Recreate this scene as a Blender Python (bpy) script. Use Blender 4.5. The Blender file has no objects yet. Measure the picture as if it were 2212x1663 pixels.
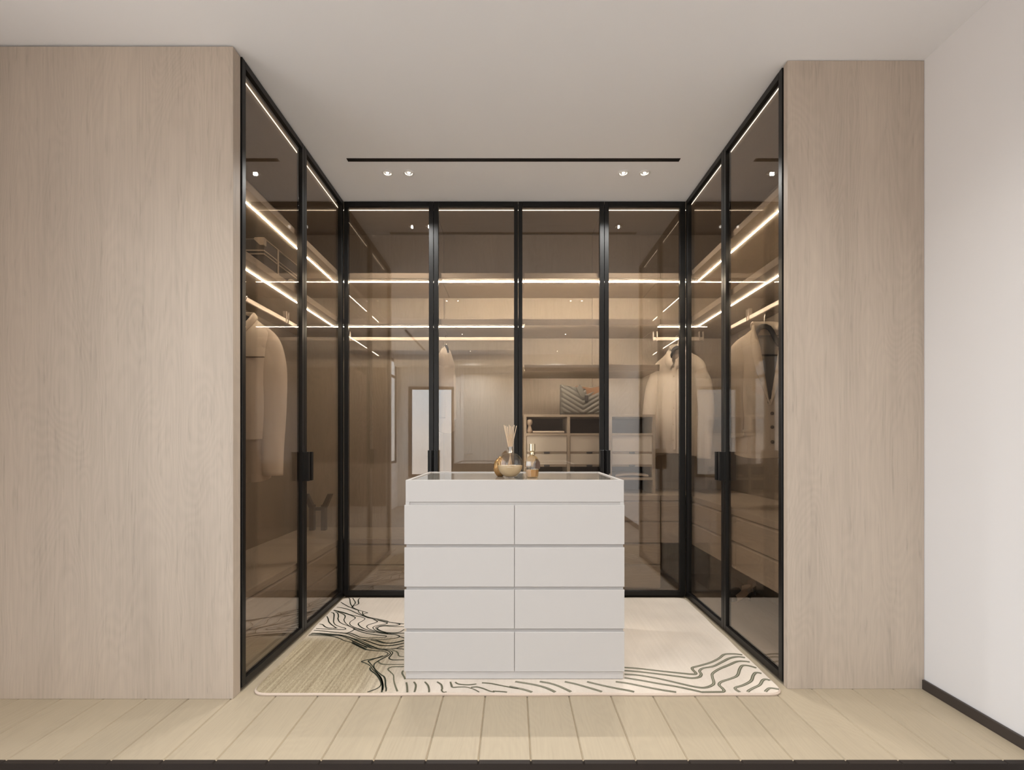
import bpy, bmesh, math, random
from mathutils import Vector, Matrix

random.seed(7)
C = bpy.context.scene
COL = C.collection
R = math.radians
PI = math.pi

# ------------------------------------------------------------------ camera, sky, exposure
F, PX0, PY0, CAMZ = 1040.0, 1107.0, 956.0, 1.10      # focal length in px of the 2212x1663 frame
cam = bpy.data.cameras.new('camera')
cam.sensor_width = 36.0
cam.lens = F / 2212.0 * 36.0
cam.shift_x = (1106.0 - PX0) / 2212.0
cam.shift_y = (PY0 - 831.5) / 2212.0
cam.clip_start = 0.05
camo = bpy.data.objects.new('camera', cam)
COL.objects.link(camo)
camo.location = (0, 0, CAMZ)
camo.rotation_euler = (R(90), 0, 0)
C.camera = camo

SKY = 2.1
w = bpy.data.worlds.new('world')
C.world = w
w.use_nodes = True
nt = w.node_tree
nt.nodes.clear()
tc = nt.nodes.new('ShaderNodeTexCoord')
sp = nt.nodes.new('ShaderNodeSeparateXYZ')
rp = nt.nodes.new('ShaderNodeValToRGB')
bg = nt.nodes.new('ShaderNodeBackground')
wo = nt.nodes.new('ShaderNodeOutputWorld')
mr = nt.nodes.new('ShaderNodeMapRange')
mr.inputs['From Min'].default_value = -1
mr.inputs['From Max'].default_value = 1
nt.links.new(tc.outputs['Generated'], sp.inputs[0])
nt.links.new(sp.outputs['Z'], mr.inputs['Value'])
nt.links.new(mr.outputs['Result'], rp.inputs['Fac'])
cr = rp.color_ramp
cr.elements[0].position = 0.0
cr.elements[0].color = (0.62, 0.57, 0.53, 1)
cr.elements[1].position = 1.0
cr.elements[1].color = (0.50, 0.66, 0.90, 1)
for p_, c_ in ((0.48, (0.90, 0.83, 0.78, 1)), (0.505, (1.0, 0.95, 0.92, 1)), (0.56, (0.80, 0.90, 1.0, 1))):
    e = cr.elements.new(p_)
    e.color = c_
bg.inputs['Strength'].default_value = SKY
nt.links.new(rp.outputs['Color'], bg.inputs['Color'])
nt.links.new(bg.outputs[0], wo.inputs[0])

C.view_settings.view_transform = 'Standard'
C.view_settings.look = 'None'
C.view_settings.gamma = 1.0
C.view_settings.use_curve_mapping = False
C.view_settings.exposure = 0.80
try:
    C.cycles.max_bounces = 14
    C.cycles.diffuse_bounces = 7
    C.cycles.glossy_bounces = 5
    C.cycles.transparent_max_bounces = 24
    C.cycles.sample_clamp_indirect = 6.0
    C.cycles.use_denoising = True
except Exception:
    pass

def portal(loc, rot, sx, sy):
    l = bpy.data.lights.new('window_portal', 'AREA')
    l.shape = 'RECTANGLE'
    l.size, l.size_y = sx, sy
    l.cycles.is_portal = True
    o = bpy.data.objects.new('window_portal', l)
    COL.objects.link(o)
    o.location = loc
    o.rotation_euler = rot

# window openings: left wall (y0,y1,z0,z1) and rear wall (x0,x1,z0,z1)
XL, XR, YB, CEIL = -2.30, 1.84, -2.80, 2.808
WIN1 = (-2.72, 1.15, 0.70, 2.72)
WIN2 = (-2.03, -1.22, 0.463, 2.17)
portal((XL - 0.05, (WIN1[0] + WIN1[1]) / 2, (WIN1[2] + WIN1[3]) / 2), (0, R(-90), 0), WIN1[3] - WIN1[2], WIN1[1] - WIN1[0])
portal(((WIN2[0] + WIN2[1]) / 2, YB - 0.02, (WIN2[2] + WIN2[3]) / 2), (R(90), 0, 0), WIN2[1] - WIN2[0], WIN2[3] - WIN2[2])

# ------------------------------------------------------------------ materials
def new_mat(name):
    m = bpy.data.materials.new(name)
    m.use_nodes = True
    return m, m.node_tree, m.node_tree.nodes['Principled BSDF']

def plain(name, col, rough=0.5, metal=0.0, spec=0.5, noise=0.0, nscale=60.0, bump=0.0):
    m, t, b = new_mat(name)
    b.inputs['Base Color'].default_value = (*col, 1)
    b.inputs['Roughness'].default_value = rough
    b.inputs['Metallic'].default_value = metal
    b.inputs['Specular IOR Level'].default_value = spec
    if noise > 0 or bump > 0:
        tc = t.nodes.new('ShaderNodeTexCoord')
        n = t.nodes.new('ShaderNodeTexNoise')
        n.inputs['Scale'].default_value = nscale
        n.inputs['Detail'].default_value = 5
        t.links.new(tc.outputs['Object'], n.inputs['Vector'])
        if noise > 0:
            r = t.nodes.new('ShaderNodeValToRGB')
            r.color_ramp.elements[0].position = 0.3
            r.color_ramp.elements[1].position = 0.7
            r.color_ramp.elements[0].color = (*[c * (1 - noise) for c in col], 1)
            r.color_ramp.elements[1].color = (*[min(1, c * (1 + noise)) for c in col], 1)
            t.links.new(n.outputs['Fac'], r.inputs['Fac'])
            t.links.new(r.outputs['Color'], b.inputs['Base Color'])
        if bump > 0:
            bp = t.nodes.new('ShaderNodeBump')
            bp.inputs['Strength'].default_value = bump
            bp.inputs['Distance'].default_value = 0.002
            t.links.new(n.outputs['Fac'], bp.inputs['Height'])
            t.links.new(bp.outputs['Normal'], b.inputs['Normal'])
    return m

def wood(name, axis, col, contrast=0.10, rough=0.5, fine=1.0, ring=0.06, rand=0.0, spec=0.35):
    """straight-grained pale oak; the grain runs along axis"""
    m, t, b = new_mat(name)
    N, L = t.nodes, t.links
    b.inputs['Roughness'].default_value = rough
    b.inputs['Specular IOR Level'].default_value = spec
    tc = N.new('ShaderNodeTexCoord')
    vec = tc.outputs['Object']
    if rand:
        oi = N.new('ShaderNodeObjectInfo')
        mu = N.new('ShaderNodeMath'); mu.operation = 'MULTIPLY'; mu.inputs[1].default_value = 37.0
        L.new(oi.outputs['Random'], mu.inputs[0])
        ad = N.new('ShaderNodeVectorMath'); ad.operation = 'ADD'
        L.new(vec, ad.inputs[0]); L.new(mu.outputs[0], ad.inputs[1])
        vec = ad.outputs[0]
    def mapped(along, across):
        mp = N.new('ShaderNodeMapping')
        s = [across] * 3
        s['XYZ'.index(axis)] = along
        mp.inputs['Scale'].default_value = s
        L.new(vec, mp.inputs['Vector'])
        return mp.outputs['Vector']
    n1 = N.new('ShaderNodeTexNoise'); n1.inputs['Scale'].default_value = 1.0; n1.inputs['Detail'].default_value = 6; n1.inputs['Roughness'].default_value = 0.65
    L.new(mapped(3.0 * fine, 110.0 * fine), n1.inputs['Vector'])
    n2 = N.new('ShaderNodeTexNoise'); n2.inputs['Scale'].default_value = 1.0; n2.inputs['Detail'].default_value = 3
    L.new(mapped(0.5, 5.5), n2.inputs['Vector'])
    n3 = N.new('ShaderNodeTexNoise'); n3.inputs['Scale'].default_value = 1.0; n3.inputs['Detail'].default_value = 1.5; n3.inputs['Distortion'].default_value = 0.4
    L.new(mapped(0.9, 4.5), n3.inputs['Vector'])
    rg = N.new('ShaderNodeMath'); rg.operation = 'MULTIPLY'; rg.inputs[1].default_value = 34.0 * 6.28
    L.new(n3.outputs['Fac'], rg.inputs[0])
    sn = N.new('ShaderNodeMath'); sn.operation = 'SINE'
    L.new(rg.outputs[0], sn.inputs[0])
    def madd(src, k, base):
        a = N.new('ShaderNodeMath'); a.operation = 'MULTIPLY_ADD'
        L.new(src, a.inputs[0]); a.inputs[1].default_value = k
        if isinstance(base, float):
            a.inputs[2].default_value = base
        else:
            L.new(base, a.inputs[2])
        return a.outputs[0]
    v = madd(n1.outputs['Fac'], 2.2 * contrast, 1.0 - 1.1 * contrast)
    c2 = N.new('ShaderNodeMath'); c2.operation = 'SUBTRACT'; L.new(n2.outputs['Fac'], c2.inputs[0]); c2.inputs[1].default_value = 0.5
    v = madd(c2.outputs[0], 2.6 * contrast, v)
    v = madd(sn.outputs[0], ring * 0.5, v)
    n4 = N.new('ShaderNodeTexNoise'); n4.inputs['Scale'].default_value = 1.0; n4.inputs['Detail'].default_value = 3; n4.inputs['Distortion'].default_value = 0.6
    L.new(mapped(6.0 * fine, 85.0 * fine), n4.inputs['Vector'])
    fk = N.new('ShaderNodeMapRange'); fk.inputs['From Min'].default_value = 0.58; fk.inputs['From Max'].default_value = 0.74
    L.new(n4.outputs['Fac'], fk.inputs['Value'])
    v = madd(fk.outputs[0], -0.85 * contrast, v)
    if rand:
        c3 = N.new('ShaderNodeMath'); c3.operation = 'SUBTRACT'; L.new(oi.outputs['Random'], c3.inputs[0]); c3.inputs[1].default_value = 0.5
        v = madd(c3.outputs[0], rand, v)
    sc = N.new('ShaderNodeVectorMath'); sc.operation = 'SCALE'
    sc.inputs[0].default_value = col
    L.new(v, sc.inputs['Scale'])
    L.new(sc.outputs[0], b.inputs['Base Color'])
    bp = N.new('ShaderNodeBump'); bp.inputs['Strength'].default_value = 0.12; bp.inputs['Distance'].default_value = 0.001
    L.new(n1.outputs['Fac'], bp.inputs['Height']); L.new(bp.outputs['Normal'], b.inputs['Normal'])
    return m

def glass(name, tint, r0=0.05, rough=0.0, ior=None):
    """sheet glass: tinted straight-through transmission plus Schlick mirror reflection"""
    m = bpy.data.materials.new(name)
    m.use_nodes = True
    t = m.node_tree
    t.nodes.clear()
    o = t.nodes.new('ShaderNodeOutputMaterial')
    mx = t.nodes.new('ShaderNodeMixShader')
    tr = t.nodes.new('ShaderNodeBsdfTransparent')
    gl = t.nodes.new('ShaderNodeBsdfGlossy')
    lw = t.nodes.new('ShaderNodeLayerWeight')
    lw.inputs['Blend'].default_value = 0.5
    pw = t.nodes.new('ShaderNodeMath'); pw.operation = 'POWER'; pw.inputs[1].default_value = 5
    ma = t.nodes.new('ShaderNodeMath'); ma.operation = 'MULTIPLY_ADD'
    ma.inputs[1].default_value = 1 - r0; ma.inputs[2].default_value = r0
    tr.inputs['Color'].default_value = (*tint, 1)
    gl.inputs['Roughness'].default_value = rough
    gl.inputs['Color'].default_value = (1, 1, 1, 1)
    t.links.new(lw.outputs['Facing'], pw.inputs[0])
    t.links.new(pw.outputs[0], ma.inputs[0])
    t.links.new(ma.outputs[0], mx.inputs[0])
    t.links.new(tr.outputs[0], mx.inputs[1])
    t.links.new(gl.outputs[0], mx.inputs[2])
    t.links.new(mx.outputs[0], o.inputs[0])
    return m

def emit(name, col, strength):
    m = bpy.data.materials.new(name)
    m.use_nodes = True
    t = m.node_tree
    t.nodes.clear()
    o = t.nodes.new('ShaderNodeOutputMaterial')
    e = t.nodes.new('ShaderNodeEmission')
    e.inputs['Color'].default_value = (*col, 1)
    e.inputs['Strength'].default_value = strength
    t.links.new(e.outputs[0], o.inputs[0])
    return m

def rug_mat():
    m, t, b = new_mat('rug_pile')
    N, L = t.nodes, t.links
    b.inputs['Roughness'].default_value = 0.95
    b.inputs['Specular IOR Level'].default_value = 0.1
    tc = N.new('ShaderNodeTexCoord')
    mp = N.new('ShaderNodeMapping'); mp.inputs['Scale'].default_value = (430, 60, 1); mp.inputs['Rotation'].default_value = (0, 0, R(-3))
    L.new(tc.outputs['Object'], mp.inputs['Vector'])
    n1 = N.new('ShaderNodeTexNoise'); n1.inputs['Scale'].default_value = 1; n1.inputs['Detail'].default_value = 5; n1.inputs['Roughness'].default_value = 0.7
    L.new(mp.outputs[0], n1.inputs['Vector'])
    n2 = N.new('ShaderNodeTexNoise'); n2.inputs['Scale'].default_value = 2.2; n2.inputs['Detail'].default_value = 2
    mp3 = N.new('ShaderNodeMapping'); mp3.inputs['Scale'].default_value = (70, 2.2, 1)
    L.new(tc.outputs['Object'], mp3.inputs['Vector'])
    n3 = N.new('ShaderNodeTexNoise'); n3.inputs['Scale'].default_value = 1; n3.inputs['Detail'].default_value = 4
    L.new(mp3.outputs[0], n3.inputs['Vector'])
    av = N.new('ShaderNodeMath'); av.operation = 'MULTIPLY_ADD'; av.inputs[1].default_value = 0.55
    hv = N.new('ShaderNodeMath'); hv.operation = 'MULTIPLY'; hv.inputs[1].default_value = 0.45
    L.new(n3.outputs['Fac'], hv.inputs[0]); L.new(n1.outputs['Fac'], av.inputs[0]); L.new(hv.outputs[0], av.inputs[2])
    L.new(tc.outputs['Object'], n2.inputs['Vector'])
    # the woven ground is browner and more streaked at the left end of the rug
    sx = N.new('ShaderNodeSeparateXYZ'); L.new(tc.outputs['Object'], sx.inputs[0])
    mr = N.new('ShaderNodeMapRange'); mr.inputs['From Min'].default_value = -0.35; mr.inputs['From Max'].default_value = -0.75
    mr.interpolation_type = 'SMOOTHSTEP'
    L.new(sx.outputs['X'], mr.inputs['Value'])
    yr = N.new('ShaderNodeMapRange'); yr.inputs['From Min'].default_value = 0.10; yr.inputs['From Max'].default_value = -0.10
    yr.interpolation_type = 'SMOOTHSTEP'
    L.new(sx.outputs['Y'], yr.inputs['Value'])
    mu = N.new('ShaderNodeMath'); mu.operation = 'MULTIPLY'
    L.new(mr.outputs[0], mu.inputs[0]); L.new(yr.outputs[0], mu.inputs[1])
    rl = N.new('ShaderNodeValToRGB')
    rl.color_ramp.elements[0].position = 0.36; rl.color_ramp.elements[0].color = (0.20, 0.155, 0.095, 1)
    rl.color_ramp.elements[1].position = 0.60; rl.color_ramp.elements[1].color = (0.50, 0.42, 0.29, 1)
    rr = N.new('ShaderNodeValToRGB')
    rr.color_ramp.elements[0].position = 0.30; rr.color_ramp.elements[0].color = (0.64, 0.565, 0.48, 1)
    rr.color_ramp.elements[1].position = 0.62; rr.color_ramp.elements[1].color = (0.71, 0.63, 0.545, 1)
    L.new(av.outputs[0], rl.inputs['Fac']); L.new(av.outputs[0], rr.inputs['Fac'])
    mx = N.new('ShaderNodeMix'); mx.data_type = 'RGBA'
    L.new(mu.outputs[0], mx.inputs['Factor']); L.new(rr.outputs['Color'], mx.inputs['A']); L.new(rl.outputs['Color'], mx.inputs['B'])
    ma = N.new('ShaderNodeMath'); ma.operation = 'MULTIPLY_ADD'; ma.inputs[1].default_value = 0.5; ma.inputs[2].default_value = 0.75
    L.new(n2.outputs['Fac'], ma.inputs[0])
    sc = N.new('ShaderNodeVectorMath'); sc.operation = 'SCALE'
    L.new(mx.outputs['Result'], sc.inputs[0]); L.new(ma.outputs[0], sc.inputs['Scale'])
    L.new(sc.outputs[0], b.inputs['Base Color'])
    bp = N.new('ShaderNodeBump'); bp.inputs['Strength'].default_value = 0.4; bp.inputs['Distance'].default_value = 0.003
    L.new(n1.outputs['Fac'], bp.inputs['Height']); L.new(bp.outputs['Normal'], b.inputs['Normal'])
    return m

WD = (0.47, 0.395, 0.325)          # greige oak veneer
WI = (0.43, 0.372, 0.305)
M = {
    'ceiling': plain('ceiling_paint', (0.87, 0.878, 0.895), 0.9, spec=0.1),
    'wall': plain('wall_paint', (0.765, 0.75, 0.75), 0.85, spec=0.1),
    'rear': plain('rear_wall_paint', (0.80, 0.775, 0.745), 0.85, spec=0.1),
    'panel': wood('oak_panel_vertical', 'Z', WD, 0.15, 0.45, ring=0.045),
    'wx': wood('oak_veneer_x', 'X', WI, 0.10, 0.5),
    'wy': wood('oak_veneer_y', 'Y', WI, 0.10, 0.5),
    'wz': wood('oak_veneer_z', 'Z', WI, 0.10, 0.5),
    'wzd': wood('oak_veneer_dimmed', 'Z', (0.31, 0.262, 0.212), 0.10, 0.5),  # same oak, darkened in colour to dim the side wardrobe panels
    'floor': wood('oak_floor', 'Y', (0.41, 0.342, 0.247), 0.07, 0.5, ring=0.03, rand=0.05),
    'lower': plain('lower_floor', (0.30, 0.26, 0.225), 0.5, noise=0.05, nscale=3),
    'black': plain('black_metal', (0.0075, 0.007, 0.0066), 0.36, spec=0.35),
    'dark': plain('dark_stained', (0.022, 0.016, 0.013), 0.55, spec=0.3),
    'base': plain('dark_baseboard', (0.045, 0.034, 0.029), 0.5),
    'bronze': glass('bronze_glass', (0.86, 0.815, 0.768), 0.085),
    'clear': glass('clear_glass', (0.97, 0.98, 0.98), 0.04),
    'bottle': glass('bottle_glass', (0.93, 0.92, 0.90), 0.07),
    'amber': plain('amber_liquid', (0.60, 0.45, 0.27), 0.15),
    'goldglass': glass('pale_gold_glass', (0.93, 0.84, 0.66), 0.14),
    'lacquer': plain('white_lacquer', (0.51, 0.488, 0.472), 0.42, spec=0.4),
    'groove': plain('lacquer_shaded', (0.44, 0.42, 0.405), 0.5, spec=0.3),  # same lacquer in a darker tone, painting in the groove shading
    'inset': plain('grey_glass_top', (0.27, 0.245, 0.21), 0.05, spec=0.6),
    'rearpanel': plain('dark_walnut_panel', (0.075, 0.055, 0.043), 0.6, noise=0.1, nscale=12),
    'led': emit('led_strip', (1.0, 0.90, 0.72), 58.0),
    'ledmid': emit('led_strip_centre', (1.0, 0.91, 0.75), 150.0),
    'fillvert': emit('fill_strip_vertical', (1.0, 0.92, 0.78), 16.0),
    'fillcove': emit('fill_strip_concealed', (1.0, 0.92, 0.78), 70.0),
    'ledtop': emit('led_strip_top', (1.0, 0.88, 0.70), 2.6),
    'lamp': emit('downlight_led', (1.0, 0.93, 0.82), 40.0),
    'white': plain('white_enamel', (0.80, 0.79, 0.77), 0.35),
    'drawerw': plain('ivory_drawer', (0.66, 0.62, 0.56), 0.45),
    'rod': plain('champagne_rod', (0.62, 0.54, 0.47), 0.35, metal=0.3),
    'silver': plain('polished_silver', (0.80, 0.78, 0.75), 0.15, metal=1.0),
    'gold': plain('brushed_gold', (0.72, 0.50, 0.25), 0.22, metal=1.0),
    'palegold': plain('pale_gold', (0.80, 0.70, 0.50), 0.18, metal=1.0),
    'reed': plain('rattan_reed', (0.62, 0.46, 0.31), 0.7),
    'print': plain('cream_print', (0.78, 0.74, 0.64), 0.5),
    'rug': rug_mat(),
    'rugedge': plain('rug_binding', (0.55, 0.45, 0.37), 0.9, noise=0.06, nscale=300),
    'rdark': plain('rug_line_dark', (0.028, 0.032, 0.022), 0.95, spec=0.1, noise=0.2, nscale=400),
    'rolive': plain('rug_line_olive', (0.13, 0.125, 0.085), 0.95, spec=0.1, noise=0.25, nscale=400),
    'rband': plain('rug_band_sage', (0.33, 0.315, 0.24), 0.95, spec=0.1, noise=0.12, nscale=400),
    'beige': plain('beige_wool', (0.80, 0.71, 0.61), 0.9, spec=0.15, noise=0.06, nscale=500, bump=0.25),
    'beiged': plain('beige_wool_dark', (0.62, 0.53, 0.44), 0.9, spec=0.15, noise=0.06, nscale=500),  # darker beige of the coat's lower layer and the shirt buttons
    'tweed': plain('tan_tweed', (0.66, 0.57, 0.465), 0.9, spec=0.15, noise=0.10, nscale=420, bump=0.3),
    'seam': plain('seam_thread', (0.17, 0.13, 0.095), 0.9),
    'cream': plain('cream_cotton', (0.70, 0.63, 0.55), 0.85, spec=0.15, noise=0.04, nscale=300, bump=0.15),
    'hanger': plain('charcoal_hanger', (0.035, 0.034, 0.034), 0.45),
    'shirtgrey': plain('grey_lining', (0.20, 0.18, 0.165), 0.8),
    'quilt': plain('grey_quilted_leather', (0.13, 0.127, 0.115), 0.42, noise=0.06, nscale=200),
    'tan': plain('tan_leather', (0.20, 0.105, 0.055), 0.5),
    'trunk': plain('charcoal_trunk', (0.06, 0.052, 0.048), 0.55),
    'trunktrim': plain('pale_trunk_trim', (0.44, 0.37, 0.30), 0.4, metal=0.2),
    'stand': plain('slate_stand', (0.07, 0.068, 0.072), 0.5),
    'towel': plain('pale_towel', (0.62, 0.58, 0.50), 0.95, noise=0.05, nscale=200, bump=0.3),
    'shoe': plain('nude_leather', (0.62, 0.50, 0.40), 0.35),
    'shoed': plain('dark_leather', (0.05, 0.04, 0.035), 0.4),
    'ceramic': plain('speckled_ceramic', (0.45, 0.36, 0.28), 0.5, noise=0.15, nscale=120),
    'frame': plain('window_frame_brown', (0.10, 0.075, 0.055), 0.5),
    'door': plain('rear_door_paint', (0.66, 0.62, 0.57), 0.6),
}

# ------------------------------------------------------------------ mesh helpers
def tag(o, label=None, cat=None, group=None, kind=None):
    if label: o['label'] = label
    if cat: o['category'] = cat
    if group: o['group'] = group
    if kind: o['kind'] = kind
    return o

def thing(name, label, cat, loc=(0, 0, 0), rz=0.0, group=None, kind=None):
    o = bpy.data.objects.new(name, None)
    o.empty_display_size = 0.05
    COL.objects.link(o)
    o.location = loc
    o.rotation_euler = (0, 0, rz)
    return tag(o, label, cat, group, kind)

IDENT = lambda u, v, z: (u, v, z)
BACK = lambda u, v, z: (u, 3.405 + v, z)          # u along the front, v depth into the wardrobe
LEFT = lambda u, v, z: (-1.194 - v, u, z)
RIGHT = lambda u, v, z: (1.225 + v, u, z)

class MB:
    def __init__(self, fn=IDENT):
        self.bm = bmesh.new()
        self.fn = fn

    def box(self, u0, u1, v0, v1, z0, z1, bev=0.0):
        b = bmesh.new()
        vs = [b.verts.new(self.fn(u, v, z)) for z in (z0, z1) for v in (v0, v1) for u in (u0, u1)]
        for q in ((0, 2, 3, 1), (4, 5, 7, 6), (0, 1, 5, 4), (2, 6, 7, 3), (0, 4, 6, 2), (1, 3, 7, 5)):
            b.faces.new([vs[i] for i in q])
        bmesh.ops.recalc_face_normals(b, faces=b.faces)
        if bev > 0:
            bmesh.ops.bevel(b, geom=list(b.edges), offset=bev, segments=1, affect='EDGES', profile=0.5)
        self._merge(b)
        return self

    def prism(self, poly, u0, u1):
        """poly of (v, z) extruded along u"""
        b = bmesh.new()
        A = [b.verts.new(self.fn(u0, v, z)) for v, z in poly]
        B = [b.verts.new(self.fn(u1, v, z)) for v, z in poly]
        n = len(poly)
        b.faces.new(A)
        b.faces.new(B[::-1])
        for i in range(n):
            b.faces.new([A[i], B[i], B[(i + 1) % n], A[(i + 1) % n]])
        bmesh.ops.recalc_face_normals(b, faces=b.faces)
        self._merge(b)
        return self

    def plate(self, poly, v0, v1):
        """poly of (u, z) extruded along v"""
        b = bmesh.new()
        A = [b.verts.new(self.fn(u, v0, z)) for u, z in poly]
        B = [b.verts.new(self.fn(u, v1, z)) for u, z in poly]
        n = len(poly)
        b.faces.new(A)
        b.faces.new(B[::-1])
        for i in range(n):
            b.faces.new([A[i], B[i], B[(i + 1) % n], A[(i + 1) % n]])
        bmesh.ops.recalc_face_normals(b, faces=b.faces)
        self._merge(b)
        return self

    def lathe(self, prof, n=32, center=(0, 0), sx=1.0, sy=1.0, smooth=True):
        """prof of (radius, z)"""
        b = bmesh.new()
        rows = []
        for r, z in prof:
            if r < 1e-6:
                rows.append([b.verts.new(self.fn(center[0], center[1], z))])
            else:
                rows.append([b.verts.new(self.fn(center[0] + sx * r * math.cos(2 * PI * i / n), center[1] + sy * r * math.sin(2 * PI * i / n), z)) for i in range(n)])
        for a, c in zip(rows[:-1], rows[1:]):
            for i in range(n):
                j = (i + 1) % n
                if len(a) == 1 and len(c) == 1:
                    continue
                if len(a) == 1:
                    f = b.faces.new([a[0], c[j], c[i]])
                elif len(c) == 1:
                    f = b.faces.new([a[i], a[j], c[0]])
                else:
                    f = b.faces.new([a[i], a[j], c[j], c[i]])
                f.smooth = smooth
        bmesh.ops.recalc_face_normals(b, faces=b.faces)
        self._merge(b)
        return self

    def tube(self, pts, rad, n=10, smooth=True, flat=1.0):
        """round bar through world points (already mapped by fn); rad a number or one per point"""
        P = [Vector(self.fn(*p)) for p in pts]
        rs = rad if isinstance(rad, (list, tuple)) else [rad] * len(P)
        b = bmesh.new()
        rows = []
        up = None
        for i, p in enumerate(P):
            d = (P[min(i + 1, len(P) - 1)] - P[max(i - 1, 0)]).normalized()
            if up is None:
                up = Vector((0, 0, 1)) if abs(d.z) < 0.9 else Vector((0, 1, 0))
            s = d.cross(up).normalized()
            up = s.cross(d).normalized()
            rr = rs[i]
            ru, rv = (rr if isinstance(rr, tuple) else (rr, rr * flat))
            rows.append([b.verts.new(p + s * ru * math.cos(2 * PI * k / n) + up * rv * math.sin(2 * PI * k / n)) for k in range(n)])
        for a, c in zip(rows[:-1], rows[1:]):
            for i in range(n):
                f = b.faces.new([a[i], a[(i + 1) % n], c[(i + 1) % n], c[i]])
                f.smooth = smooth
        b.faces.new(rows[0][::-1])
        b.faces.new(rows[-1])
        bmesh.ops.recalc_face_normals(b, faces=b.faces)
        self._merge(b)
        return self

    def grid(self, rows, closed=False, smooth=True, skip=None):
        b = bmesh.new()
        V = [[b.verts.new(self.fn(*p)) for p in r] for r in rows]
        for i in range(len(V) - 1):
            n = len(V[i])
            for j in range(n if closed else n - 1):
                if skip and skip(i, j):
                    continue
                f = b.faces.new([V[i][j], V[i][(j + 1) % n], V[i + 1][(j + 1) % n], V[i + 1][j]])
                f.smooth = smooth
        bmesh.ops.recalc_face_normals(b, faces=b.faces)
        self._merge(b)
        return self

    def _merge(self, b):
        me = bpy.data.meshes.new('tmp')
        b.to_mesh(me)
        b.free()
        self.bm.from_mesh(me)
        bpy.data.meshes.remove(me)

    def build(self, name, mat, parent=None, label=None):
        me = bpy.data.meshes.new(name)
        self.bm.to_mesh(me)
        self.bm.free()
        me.materials.append(M[mat] if isinstance(mat, str) else mat)
        o = bpy.data.objects.new(name, me)
        COL.objects.link(o)
        if parent is not None:
            o.parent = parent
            if parent.type == 'EMPTY' and (parent.location.length > 0 or parent.rotation_euler.z):
                pass
        if label:
            o['label'] = label
        return o

def struct(o):
    o['kind'] = 'structure'
    return o

def smooth_line(pts, k=6):
    out = []
    n = len(pts)
    for i in range(n - 1):
        p0, p1, p2, p3 = pts[max(i - 1, 0)], pts[i], pts[i + 1], pts[min(i + 2, n - 1)]
        for s in range(k):
            t = s / k
            out.append(tuple(0.5 * ((2 * p1[a]) + (-p0[a] + p2[a]) * t + (2 * p0[a] - 5 * p1[a] + 4 * p2[a] - p3[a]) * t * t + (-p0[a] + 3 * p1[a] - 3 * p2[a] + p3[a]) * t ** 3) for a in range(len(p1))))
    out.append(tuple(pts[-1]))
    return out

# ------------------------------------------------------------------ room shell
YF = 1.67                  # front edge of the raised oak floor
YE = 3.95                  # wall behind the wardrobes
LOW = -0.17
cl = struct(MB().box(XL - 0.12, XR + 0.12, YB - 0.12, YE + 0.12, CEIL, CEIL + 0.10).build('ceiling', 'ceiling'))
struct(MB().box(XR, XR + 0.12, YB - 0.12, YE + 0.12, LOW - 0.1, CEIL).build('wall_right', 'wall'))
struct(MB().box(XL, XR, YE, YE + 0.12, -0.02, CEIL).build('wall_back', 'wall'))
y0, y1, z0, z1 = WIN1
mb = MB()
mb.box(XL - 0.03, XL, YB - 0.12, y0, LOW - 0.1, CEIL).box(XL - 0.03, XL, y1, YE + 0.12, LOW - 0.1, CEIL)
mb.box(XL - 0.03, XL, y0, y1, LOW - 0.1, z0).box(XL - 0.03, XL, y0, y1, z1, CEIL)
struct(mb.build('wall_left', 'wall'))
x0, x1, a0, a1 = WIN2
mb = MB()
mb.box(XL, x0, YB - 0.12, YB, LOW - 0.1, CEIL).box(x1, XR, YB - 0.12, YB, LOW - 0.1, CEIL)
mb.box(x0, x1, YB - 0.12, YB, LOW - 0.1, a0).box(x0, x1, YB - 0.12, YB, a1, CEIL)
struct(mb.build('wall_rear', 'rear'))
struct(MB().box(XL, XR, YB, YB + 0.30, 2.60, CEIL).build('trim_2', 'rear'))   # dropped bulkhead along the rear wall

struct(MB().box(0.12, 1.82, YB, YB + 0.03, LOW, 2.60, 0.004).build('trim_3', 'rearpanel'))   # dark cladding on the rear wall
# windows
w1 = struct(thing('window_1', None, None))
mb = MB()
for z in (z0, 2.36, z1 - 0.045):
    mb.box(XL - 0.028, XL - 0.002, y0, y1, z, z + 0.045)
for y in (y0, -1.42, -0.12, y1 - 0.045):
    mb.box(XL - 0.028, XL - 0.002, y, y + 0.045, z0, z1)
mb.build('window_frame', 'frame', w1)
ys = [y0, -1.42, -0.12, y1 - 0.045]
for k in range(3):
    for zz0, zz1 in ((z0 + 0.045, 2.36), (2.405, z1 - 0.045)):
        MB().box(XL - 0.018, XL - 0.012, ys[k] + 0.045, ys[k + 1], zz0, zz1).build('window_pane', 'clear', w1)
w2 = struct(thing('window_2', None, None))
mb = MB()
for z in (a0 - 0.05, a1):
    mb.box(x0 - 0.05, x1 + 0.05, YB - 0.08, YB + 0.02, z, z + 0.05)
for x in (x0 - 0.05, x1):
    mb.box(x, x + 0.05, YB - 0.08, YB + 0.02, a0, a1)
mb.build('window_frame', 'frame', w2)
MB().box(x0, x1, YB - 0.05, YB - 0.044, a0, a1).build('window_pane', 'clear', w2)
d1 = struct(thing('door_1', None, None))
MB().box(-0.97, 0.00, YB, YB + 0.035, LOW, 2.48, 0.004).build('door_leaf', 'door', d1)
mb = MB()
mb.box(-1.03, -0.97, YB, YB + 0.05, LOW, 2.54).box(0.0, 0.06, YB, YB + 0.05, LOW, 2.54).box(-0.97, 0.0, YB, YB + 0.05, 2.48, 2.54)
mb.build('door_frame', 'rear', d1)
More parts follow.
